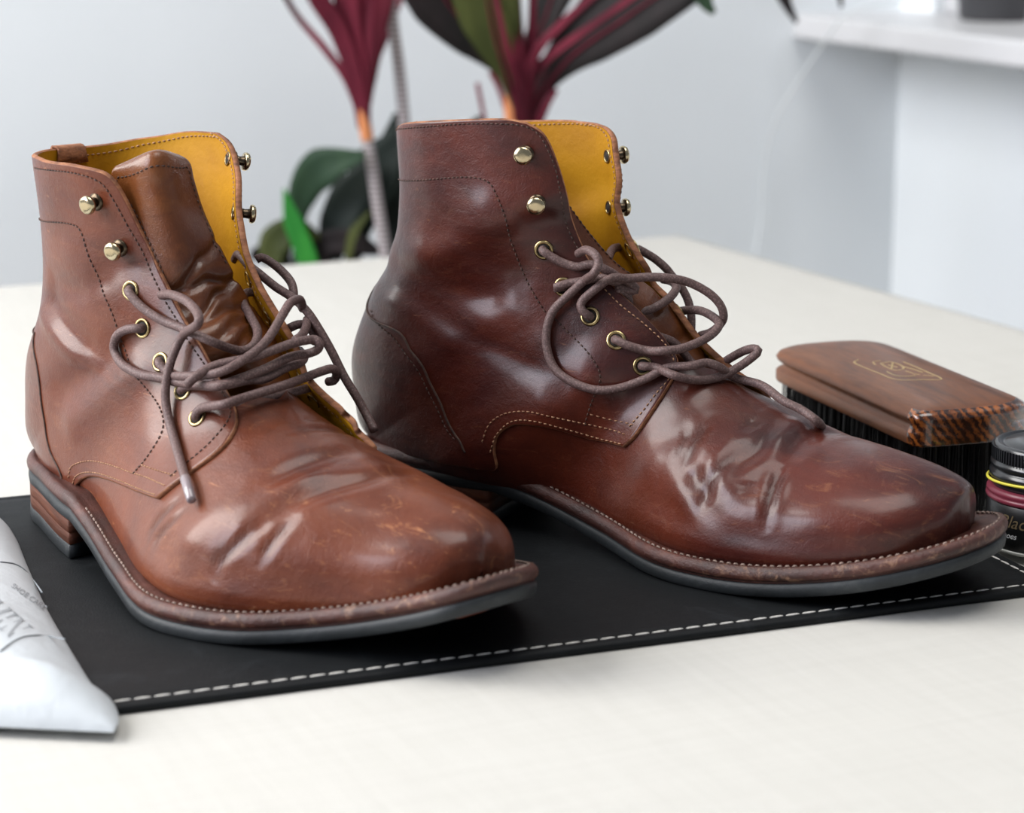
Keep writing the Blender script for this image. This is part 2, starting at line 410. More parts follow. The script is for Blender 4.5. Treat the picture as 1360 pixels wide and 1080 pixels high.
def ring_mesh(c, n, t, R, r, nu=28, nv=8, flat=.6):
    """torus round c facing n"""
    b = np.cross(n, t); V = []; F = []
    for i in range(nu):
        a = 2*math.pi*i/nu; d = t*math.cos(a)+b*math.sin(a)
        for j in range(nv):
            q = 2*math.pi*j/nv; V.append(c+d*(R+r*math.cos(q))+n*r*flat*math.sin(q))
    for i in range(nu):
        for j in range(nv):
            F.append((i*nv+j, ((i+1) % nu)*nv+j, ((i+1) % nu)*nv+(j+1) % nv, i*nv+(j+1) % nv))
    return V, F
def lathe(c, n, t, prof, nu=24):
    """prof: (radius, height along n)"""
    b = np.cross(n, t); V = []; F = []
    for r, h in prof:
        for i in range(nu):
            a = 2*math.pi*i/nu; V.append(c+n*h+(t*math.cos(a)+b*math.sin(a))*r)
    for k in range(len(prof)-1):
        for i in range(nu): F.append((k*nu+i, k*nu+(i+1) % nu, (k+1)*nu+(i+1) % nu, (k+1)*nu+i))
    F.append(tuple(range(nu))[::-1]); F.append(tuple((len(prof)-1)*nu+i for i in range(nu)))
    return V, F

def build_boot(cfg):
    PAR['ts'] = cfg['ts']; fr = cfg['frame']; root = empty('boot', fr.o, fr.yaw); tag(root, cfg['label'], 'boot', 'pair of worn lace-up boots')
    nk, fk, ty = cfg['near'], cfg['far'], cfg['ty']
    ML = cfg['leather']
    last = Last(cfg['sections'], nk, fk)
    cfg['last'] = last
    # curves read before the creases are pressed in
    last.dent(fr, cfg['dents'])
    # ---- sole unit ------------------------------------------------------------
    n = 260; O = outline(nk, fk, ty, n)
    wob = np.random.RandomState(cfg['seed']).normal(0, 1, n); wob = np.convolve(np.r_[wob, wob, wob], np.ones(7)/7, 'same')[n:2*n]*.00035
    def layer(name, rings, m, x_cut=None, wear=None):
        """rings: (inset, height over the sole's underside)"""
        V = []; nr = len(rings)
        for ins, h in rings:
            Q = inset(O, ins); z = sole_z(Q[:, 0])+h; V.append(np.c_[Q, z])
        V = np.vstack(V); F = []
        for k in range(nr-1):
            for i in range(n): F.append((k*n+i, k*n+(i+1) % n, (k+1)*n+(i+1) % n, (k+1)*n+i))
        # caps as strips across
        def cap(k, fl):
            for i in range(n//2-1):
                a = (k*n+i, k*n+i+1, k*n+n-2-i, k*n+n-1-i) if i < n//2-1 else None
                F.append(a[::-1] if fl else a)
        cap(0, False); cap(nr-1, True)
        o = mesh(name, V, F, m, root)
        if wear is not None: set_attr(o, 'wear', wear(V))
        return o
    layer('outsole', [(.006, .0), (.0012, .0), (.0003, .0007), (.0000, .0030), (.0002, .0052), (.0012, .0056)], M['rubber'])
    layer('midsole', [(.003, .0054), (.0013, .0054), (.0011, .0062), (.0013, .0070), (.003, .0072)], M['black_midsole'] if cfg.get('blackmid') else M['welt'])
    wear = lambda V: np.clip((V[:, 0]-.15)/.06, 0, 1)*np.where(V[:, 2]-sole_z(V[:, 0]) > .006, 1, 1)
    layer('welt', [(.004, .0066), (.0006, .0066), (-.0003, .0074), (-.0005, .0092), (.0000, .0106), (.0012, WT), (.0030, WT+.0001), (.0038, WT-.0006), (.006, WT-.0004), (.020, WT-.0012)], M['welt'], wear=wear)
    # welt stitching on its top
    Q = inset(O, .0031); keep = Q[:, 0] > .09
    for sgn in (-1, 1):
        sel = np.where(keep & ((np.arange(n) < n//2) if sgn < 0 else (np.arange(n) >= n//2)))[0]
        P = np.c_[Q[sel], sole_z(Q[sel, 0])+WT-.0001]; stitches('welt_stitching', P, np.tile([0, 0, 1.], (len(P), 1)), M['thread_welt'], root, .0031, .0023, .0005)
    # heel block
    hb = outline(nk, fk, ty, n); heel_x = .243*LEN
    sel = np.where(O[:, 0] < heel_x)[0]; order = np.r_[sel[sel >= n//2], sel[sel < n//2]]
    H = inset(O, .0012)[order]
    H = np.vstack([H, np.array([(heel_x-.0035*(1-((y-H[0, 1])/(H[-1, 1]-H[0, 1])*2-1)**2), y) for y in np.linspace(H[-1, 1], H[0, 1], 14)[1:-1]])])
    def block(name, z0, z1, grow, m, rr=.0006, slant=.0):
        V = []; nn = len(H); c = H.mean(0)
        for ins, z in ((rr, z0), (0, z0+rr), (0, z1-rr), (rr, z1)):
            Qh = c+(H-c)*(1-(ins-grow)/.035-slant*(HZ-z)/.035); V.append(np.c_[Qh, np.full(nn, z)])
        V = np.vstack(V); F = []
        for k in range(3):
            for i in range(nn): F.append((k*nn+i, k*nn+(i+1) % nn, (k+1)*nn+(i+1) % nn, (k+1)*nn+i))
        F.append(tuple(range(nn))[::-1]); F.append(tuple(3*nn+i for i in range(nn)))
        return mesh(name, V, F, m, root, True)
    block('heel_top_lift', 0, .0062, .0012, M['rubber'], .0005)
    zz = [.0062, .0112, HZ+.0002]
    for a, b in zip(zz[:-1], zz[1:]):
        o = block('heel_lift', a, b, .0009, M['stack'], .00012)
    # ---- vamp -----------------------------------------------------------------
    nv_, nu_ = 230, 330
    uu = np.linspace(-1, 1, nu_+1); s_end = cfg['throat']+(cfg['side_end']-cfg['throat'])*np.clip((1-np.abs(uu))/.45, 0, 1)**1.2
    tt = np.linspace(0, 1, nv_)**.85; Sg = tt[:, None]*s_end[None]; Ug = np.tile(uu, (nv_, 1))
    P, Nn = last.ev(Sg, Ug); V = P.reshape(-1, 3)
    o = mesh('vamp', V, grid_faces(nv_, nu_+1, True), ML, root)
    toe = np.clip((V[:, 0]-.19)/.08, 0, 1); top = np.clip((V[:, 2]-.02)/.03, .3, 1)
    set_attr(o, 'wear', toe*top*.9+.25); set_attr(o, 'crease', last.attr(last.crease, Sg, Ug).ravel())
    # ---- quarters ---------------------------------------------------------------
    hs = cfg['heel_s']; NW, NVQ = 150, 170
    def flip(Q): return np.c_[Q[:, 0], -Q[:, 1]]
    bot_n = np.vstack([last.poly(fr, cfg['bot'], n=200), last.smooth([last.hit(fr, *cfg['bot'][-1])]+[(s, u) for s, u in cfg['bot_feather']]+[(hs, 0)], 100)])
    edge_n = last.poly(fr, cfg['edge'], n=300)          # flap corner -> apex -> collar front
    edge_n[0] = bot_n[0]
    top_n = last.smooth(list(map(tuple, [edge_n[-1]]))+[last.hit(fr, *p) for p in cfg['rim']]+[(cfg['rim_s'], -.12), (cfg['rim_s'], 0)], 200)
    edge_f = last.smooth([(s, u) if w else last.hit(fr, s, u, 2) for s, u, w in cfg['edge_far']], 300)
    bot_f = flip(bot_n).copy(); dlt = edge_f[0]-bot_f[0]
    wgt = np.linspace(1, 0, 120)**1.5; bot_f[:120] += dlt*wgt[:, None]
    top_f = last.smooth([tuple(edge_f[-1])]+[last.hit(fr, *q, 2) for q in cfg['rim_far']]+[(cfg['rim_s'], .12), (cfg['rim_s'], 0)], 200)
    back = np.c_[np.linspace(hs, cfg['rim_s'], 200), np.zeros(200)]
    def cosr(Q, n_): # rows/cols spread by length
        return last.even(Q, n_)
    halves = []
    for b, t, l in ((bot_n, top_n, edge_n), (bot_f, top_f, edge_f)):
        halves.append(coons(cosr(b, NW), cosr(t, NW), cosr(l, NVQ), cosr(back, NVQ)))
    G = np.concatenate([halves[0], halves[1][:, ::-1][:, 1:]], 1)       # near edge .. back .. far edge
    nr, nc = G.shape[:2]
    Sg, Ug = G[..., 0], G[..., 1]
    wn_ = np.linspace(0, 2, nc)[None].repeat(nr, 0); vv = np.linspace(0, 1, nr)[:, None].repeat(nc, 1)
    # lift of the free flap edges
    lift = np.full((nr, nc), .0016)
    lf = cfg['flap_lift']
    ef = np.clip((wn_-1.0)/1.0, 0, 1)**3; en = np.clip((1-wn_)/1.0, 0, 1)**4
    prof = np.interp(vv, [0, .1, .25, .45, .7, 1], lf)
    lift = lift+ef*prof+en*np.interp(vv, [0, .1, .25, .5, 1], cfg['near_lift'])
    # edges thin down to a rounded margin
    P0, Nn = last.ev(Sg, Ug); cre = last.attr(last.crease, Sg, Ug)
    Po = P0+Nn*lift[..., None]
    thick = .0026; Pi = P0+Nn*(lift-thick)[..., None]
    V = [Po.reshape(-1, 3)]; F = grid_faces(nr, nc, False).tolist(); FM = [0]*len(F)
    # boundary loop: bottom(near edge->far edge), far edge up, top back, near edge down
    idx = np.arange(nr*nc).reshape(nr, nc)
    loop = np.r_[idx[0, :], idx[1:, -1], idx[-1, -2::-1], idx[-2:0:-1, 0]]
    Li = Pi.reshape(-1, 3)[loop]; Lo = Po.reshape(-1, 3)[loop]; nl = len(loop)
    cen = (Li+Lo)/2; Tn = np.roll(Lo, -1, 0)-np.roll(Lo, 1, 0); Tn /= np.linalg.norm(Tn, axis=1)[:, None]+1e-12
    Nl = Nn.reshape(-1, 3)[loop]; out = np.cross(Tn, Nl); out /= np.linalg.norm(out, axis=1)[:, None]+1e-12
    cq = Po.reshape(-1, 3).mean(0); 
    # make sure 'out' leaves the sheet
    inner = Po.reshape(-1, 3)[np.r_[idx[1, :], idx[1:, -2], idx[-2, -2::-1], idx[-2:0:-1, 1]]]
    out *= np.sign(((Lo-inner)*out).sum(1))[:, None]
    seq = [(Lo, None), (Lo*.8+Li*.2+out*.0004, 1), (Lo*.5+Li*.5+out*.0006, 1), (Lo*.2+Li*.8+out*.0004, 1), (Li, 1)]
    base = [loop]; off = len(V[0])
    for Q, _ in seq[1:]: base.append(np.arange(nl)+off); V.append(Q); off += nl
    for k in range(len(base)-1):
        a, b = base[k], base[k+1]
        for i in range(nl): j = (i+1) % nl; F.append((int(a[i]), int(a[j]), int(b[j]), int(b[i]))[::-1]); FM.append(1)
    V = np.vstack(V)
    o = mesh('quarters', V, F, [ML, M['edge']], root, True, FM)
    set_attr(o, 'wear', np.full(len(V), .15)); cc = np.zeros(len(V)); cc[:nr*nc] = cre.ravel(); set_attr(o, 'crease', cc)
    # lining: starts a little inside the edge
    Pl = (P0+Nn*(lift-thick-.00012)[..., None]); o = mesh('lining', Pl.reshape(-1, 3), grid_faces(nr, nc, True), M['lining'], root)
    cfg['Q'] = (G, lift, nr, nc)
    qb = BVHTree.FromPolygons([tuple(v) for v in Po.reshape(-1, 3)], [tuple(f) for f in grid_faces(nr, nc).tolist()])
    def on_quarter(Qsu, extra=.00005):
        P, N_ = last.ev(Qsu[:, 0], Qsu[:, 1]); out = []
        for p, n_ in zip(P, N_):
            loc, nn, idx, _ = qb.ray_cast(Vector(p+n_*.02), Vector(-n_))
            if loc is None or (loc-Vector(p)).length > .015: loc, nn, idx, _ = qb.find_nearest(Vector(p+n_*.0016))
            out.append(np.array(loc))
        out = np.array(out); return out+N_*extra, N_
    # ---- seams ------------------------------------------------------------------
    for key, m, pit, ln, r in cfg['seams_style']:
        for pts in cfg[key]:
            Q = last.poly(fr, pts, n=120); P, N_ = on_quarter(Q); stitches('seam_stitching', P, N_, M[m], root, pit, ln, r)
    # far flap edge stitch seen on the lining side
    ce = 6; P = Pl[int(nr*.05):, nc-1-ce]; N_ = -Nn[int(nr*.05):, nc-1-ce]
    stitches('seam_stitching', P, N_, M['thread_tan'], root, .0024, .0016, .0003)
    P = Pl[-5, nc//2+10:nc-6]; N_ = -Nn[-5, nc//2+10:nc-6]; stitches('seam_stitching', P, N_, M['thread_tan'], root, .0024, .0016, .0003)
    P = Po[int(nr*.05):, nc-1-ce]; stitches('seam_stitching', P, Nn[int(nr*.05):, nc-1-ce], M['thread_dark'], root, .0024, .0017, .00034)
    # ---- heel counter -------------------------------------------------------------
    ck = last.poly(fr, cfg['counter'], n=160)            # from the welt up to the notch at the back
    ck = np.vstack([ck, last.smooth([tuple(ck[-1]), (cfg['notch_s'], -.0)], 20)[1:]])
    cb = last.smooth([tuple(ck[0])]+[(s, u) for s, u in cfg['counter_feather']]+[(hs, 0)], 60)
    half = coons(cosr(cb, 50), np.repeat(ck[-1:], 50, 0)+np.c_[np.zeros(50), np.linspace(0, 1e-6, 50)], cosr(ck, 80), cosr(np.c_[np.linspace(hs, ck[-1, 0], 100), np.zeros(100)], 80))
    Gc = np.concatenate([half, (half*[1, -1])[:, ::-1][:, 1:]], 1); r_, c_ = Gc.shape[:2]
    eC = np.minimum(np.linspace(0, 1, c_), np.linspace(1, 0, c_))[None].repeat(r_, 0); offc = .0016+.0012*np.clip(eC*30, 0, 1)**.5
    P, N_ = last.ev(Gc[..., 0], Gc[..., 1], offc)
    if cfg['counter_proud']:
        o = mesh('heel_counter', P.reshape(-1, 3), grid_faces(r_, c_, False), ML, root)
        set_attr(o, 'wear', np.full(r_*c_, .1)); set_attr(o, 'crease', np.zeros(r_*c_))
        for du, col_ in cfg['counter_stitch']:
            j = du; Pc = P[2:-2, j]; stitches('seam_stitching', Pc, N_[2:-2, j], M[col_], root, .0023, .0015, .00028)
    # dark groove thread along the counter's edge
    Pk, Nk = on_quarter(ck[:-6], .0002)
    V, F = tube(Pk, .0005, 6); mesh('counter_piping', V, F, M['thread_dark'], root)
    # ---- eyelets and hooks ----------------------------------------------------------
    hw = []
    for (px, py) in cfg['eyelets']:
        s, u = last.hit(fr, px, py); hw.append(('eyelet', s, u))
    for (px, py) in cfg['hooks']:
        s, u = last.hit(fr, px, py); hw.append(('speed_hook', s, u))
    for kind, s, u in cfg['far_hw']: hw.append((kind, s, u))
    cfg['eyelet_pos'] = []
    for kind, s, u in hw:
        if u > 0 or s > 100:
            # far side: given as (row fraction up the edge, columns in from the edge)
            v = s-200 if s > 100 else s; row = int(v*(nr-1)); c_i = nc-1-int(u*100) if u < 1 else nc-1-int(u)
            c0 = Po[row, c_i]; n0 = Nn[row, c_i]
        else:
            P, N_ = on_quarter(np.array([[s, u]])); c0, n0 = P[0], N_[0]
        t0 = np.cross(n0, [0, 0, 1.]); t0 /= np.linalg.norm(t0)
        cfg['eyelet_pos'].append((kind, c0, n0))
        if kind == 'eyelet':
            V, F = ring_mesh(c0+n0*.0002, n0, t0, .0034, .00078, 30, 8, .75)
            e = mesh('eyelet', V, F, M['brass'], root)
            V, F = lathe(c0, n0, t0, [(.0001, .00005), (.0029, .00005), (.0029, .0003), (.0001, .0003)], 20)
            mesh('eyelet_hole', V, F, M['hole'], e)
            if True:
                V, F = ring_mesh(c0-n0*(thick+.0003), n0, t0, .0031, .0005, 24, 6, .6); mesh('eyelet_back', V, F, M['brass'], e)
        else:
            # speed hook: base rivet, curled neck, domed faceted cap
            bk = t0*cfg.get('hook_dir', 1)
            V, F = lathe(c0, n0, t0, [(.0036, -.0003), (.0036, .0004), (.0024, .0008), (.0020, .0010)], 20)
            e = mesh('speed_hook', V, F, M['hook_dark'], root)
            V, F = lathe(c0+n0*.0008, n0, t0, [(.0022, 0), (.0019, .0012), (.0021, .0030), (.0028, .0038)], 16); mesh('hook_neck', V, F, M['hook_dark'], e)
            V, F = lathe(c0+n0*.0040, n0, t0, [(.0030, 0), (.0038, .0003), (.0040, .0012), (.0036, .0022), (.0027, .0027), (.0012, .0028)], 20); mesh('hook_cap', V, F, M['hook_top'], e)
            if u >= 1:
                V, F = ring_mesh(c0-n0*(thick+.0003), n0, t0, .0026, .0005, 24, 6, .6); mesh('rivet_rim', V, F, M['brass'], e)
                V, F = lathe(c0-n0*(thick+.0002), -n0, t0, [(.0001, 0), (.0024, 0), (.0022, .0002), (.0001, .0002)], 20); mesh('rivet_hole', V, F, M['hole'], e)
    # ---- tongue ------------------------------------------------------------------------
    rows = cfg['tongue']          # each: (px,py,y) left edge, middle, right edge
    R = []
    for row in rows:
        C3 = np.array([fr.at_y(p[0], p[1], p[2]/1000) for p in row]); R.append(cr(C3, 41))
    R = np.array(R); nrow = 120
    TG = np.stack([cr(R[:, j], nrow) for j in range(R.shape[1])], 1)
    # flatten creases where it folds
    ds = np.gradient(TG, axis=0); du = np.gradient(TG, axis=1); Nt = np.cross(du, ds); Nt /= np.linalg.norm(Nt, axis=-1, keepdims=True)+1e-12
    if (Nt.reshape(-1, 3).mean(0)@np.array([1, -.4, .2])) < 0: Nt = -Nt
    v = np.linspace(0, 1, nrow)[:, None]; w = np.linspace(-1, 1, TG.shape[1])[None]
    D = np.zeros(TG.shape[:2])
    for (v0, sl, wd, dep) in cfg['tongue_folds']:
        D -= dep*np.exp(-((v-v0-sl*w-.02*w*w)/wd)**2)*(1-.55*w**2)
    TG = TG+Nt*D[..., None]
    th = .0022
    V = np.vstack([(TG+Nt*th/2).reshape(-1, 3), (TG-Nt*th/2).reshape(-1, 3)]); a, b = TG.shape[:2]; q = a*b
    F = grid_faces(a, b).tolist(); F2 = [tuple(x+q for x in f[::-1]) for f in F]; FM = [0]*len(F)+[1]*len(F2); F = [tuple(f) for f in F]+F2
    ii = np.arange(q).reshape(a, b); lp = np.r_[ii[0], ii[1:, -1], ii[-1, -2::-1], ii[-2:0:-1, 0]].tolist()
    for i in range(len(lp)): p, r2 = lp[i], lp[(i+1) % len(lp)]; F.append((p, p+q, r2+q, r2)); FM.append(2)
    o = mesh('tongue', V, F, [M['tongue'], M['lining'], M['edge']], root, True, FM)
    set_attr(o, 'wear', np.zeros(len(V))); set_attr(o, 'crease', np.zeros(len(V)))
    if cfg.get('tongue_stitch', True):
        rr = TG[:-4, 3:-3]; Pq = np.vstack([TG[70:-8, 2], TG[-8, 3:-3], TG[70:-8, -3][::-1]])+0; Nq = np.vstack([Nt[70:-8, 2], Nt[-8, 3:-3], Nt[70:-8, -3][::-1]])
        stitches('seam_stitching', Pq+Nq*th/2, Nq, M['thread_dark'], o, .0024, .0017, .0003)
    # ---- pull tab at the back of the collar ----------------------------------------------
    rim = Po[-1]; c0 = nc//2
    jj = np.arange(c0+cfg['tab'][0], c0+cfg['tab'][1]); V = []
    for j in jj:
        n0 = Nn[-1, j]; base_p = Po[-1, j]
        up = Po[-1, j]-Po[-6, j]; up /= np.linalg.norm(up)
        for (o_, h) in ((.0004, -.006), (.0006, -.002), (.0006, .0004), (.0000, .0014), (-.0022, .0012), (-.0038, .0004), (-.0040, -.003), (-.0040, -.006)):
            V.append(base_p+n0*o_+up*h)
    o = mesh('pull_tab', V, grid_faces(len(jj), 8), M['edge'], root)
    m_ = o.modifiers.new('thickness', 'SOLIDIFY'); m_.thickness = .0009; m_.offset = 0
    # ---- insole -----------------------------------------------------------------------------
    Q = inset(O, .013); Q = Q[Q[:, 0] < .17]
    nn = len(Q); V = np.vstack([np.c_[Q, sole_z(Q[:, 0])+WT+.0012], np.c_[Q, sole_z(Q[:, 0])+WT-.0008]])
    F = [tuple(range(nn)), tuple(range(nn, 2*nn))[::-1]]+[(i, i+nn, (i+1) % nn+nn, (i+1) % nn) for i in range(nn)]
    mesh('insole', V, F, M['lining'], root, False)
    # ---- laces --------------------------------------------------------------------------------
    for run in cfg['laces']:
        pts = []
        for p in run['pts']:
            if len(p) == 3:
                pts.append(fr.at_y(p[0], p[1], p[2]/1000) if p[2] < 500 else None)
            elif p[2] == 's':
                s, u = last.hit(fr, p[0], p[1]); q, n_ = last.ev(np.array([s]), np.array([u])); pts.append(q[0]+n_[0]*(.0016+p[3]/1000))
            elif p[2] == 'e':                              # through hardware number p[3], p[4] mm over it
                k_, c_, n_ = cfg['eyelet_pos'][p[3]]; pts.append(c_+n_*p[4]/1000)
        C = cr(np.array(pts), max(12, int(length(np.array(pts))/.0012)))
        V, F = tube(C, .00185, 12); o = mesh('shoelace', V, F, M['lace'], root)
        if run.get('aglet'):
            T = C[-1]-C[-6]; T /= np.linalg.norm(T); s0 = C[-1]-T*.001
            V, F = tube(np.array([s0-T*.0004, s0, s0+T*.0002, s0+T*.0145, s0+T*.0150]), [.0016, .0021, .0022, .0019, .0013], 14)
            mesh('aglet', V, F, M['aglet'], o)
    return root
# ------------------------------------------------------------------ the two boots
SEC = [(288.5, 28, 288.5, 29, .5, .5, 0, 0, .9, .1), (287, 22, 288, 38, 17, 15, 0, 0, .9, .15), (280.5, 19.5, 283.5, 43.5, 27, 25, 0, 0, .95, .18), (266, 16, 269, 48.5, 36, 35, 0, 0, .98, .2),
       (244, 11.5, 247, 52.5, 43, 43, 0, 0, 1.0, .22), (214, 8, 221, 56, 48, 48, 0, 0, 1.0, .24), (181, 7, 195, 62, 48, 47, 0, 0, 1.0, .25),
       (146, 8, 174, 72, 43, 42, 0, 0, .95, .24), (106, 11, 158, 84, 37, 36, 0, 0, .9, .18), (62, 18, 147, 96, 33, 33, 0, 0, .85, .12),
       (18, 22, 139, 106, 31, 31, 0, 0, .8, .08), (-3, 30, 133, 114, 30, 30, 0, 0, .85, .05), (-8, 46, 128, 121, 30, 30, 0, 0, .9, .03),
       (-6, 66, 123, 129, 29, 29, 0, 0, .9, 0), (3, 88, 118, 138, 30, 30, 0, 0, .9, -.02), (9, 108, 114, 148, 32, 32, 0, 0, .88, -.03),
       (10, 132, 112, 161, 35, 36, 0, 0, .85, -.03), (9, 158, 112, 175, 38, 40, 0, 0, .83, -.03), (9, 176, 113, 192, 40, 42, 0, 0, .83, -.03)]
def sections(nk, fk, edits={}, ins=4.6, fin=0):
    out = []
    for i, s in enumerate(SEC):
        s = list(s); s = list(edits.get(i, s)) if not isinstance(edits.get(i), dict) else s
        if isinstance(edits.get(i), dict):
            for k, v in edits[i].items(): s[k] = v
        if 1 <= i <= 8 and not (i in edits and isinstance(edits[i], dict) and 4 in edits[i]):
            u = np.clip(s[0]/1000/LEN, .08, .95); n_ = np.interp(u, KN, nk)*1000+ins; f_ = np.interp(u, KN, fk)*1000-ins-fin
            c = (n_+f_)/2; w = (f_-n_)/2; sc = (.33 if i == 1 else .72 if i == 2 else .95 if i == 3 else 1)
            m = 1/1.06
            s[4] = s[5] = w*sc*m; s[6] = c if i > 1 else c*1.0; s[7] = c*(1 if i < 5 else .6 if i == 5 else .4 if i == 6 else .2)
        if i == 0: pass
        out.append(s)
    out[0][6] = out[0][7] = out[1][6]
    return out
nkA = [-.0275, -.040, -.049, -.061, -.0708, -.0613, -.0435, -.0310, -.0235]; fkA = [.0345, .0365, .0302, .0310, .0460, .0560, .0550, .0425, .0215]
nkB = [-.026, -.0285, -.0260, -.0360, -.0544, -.0590, -.0570, -.0505, -.0360]; fkB = [.034, .0385, .0400, .0460, .0565, .0535, .0440, .0310, .0170]
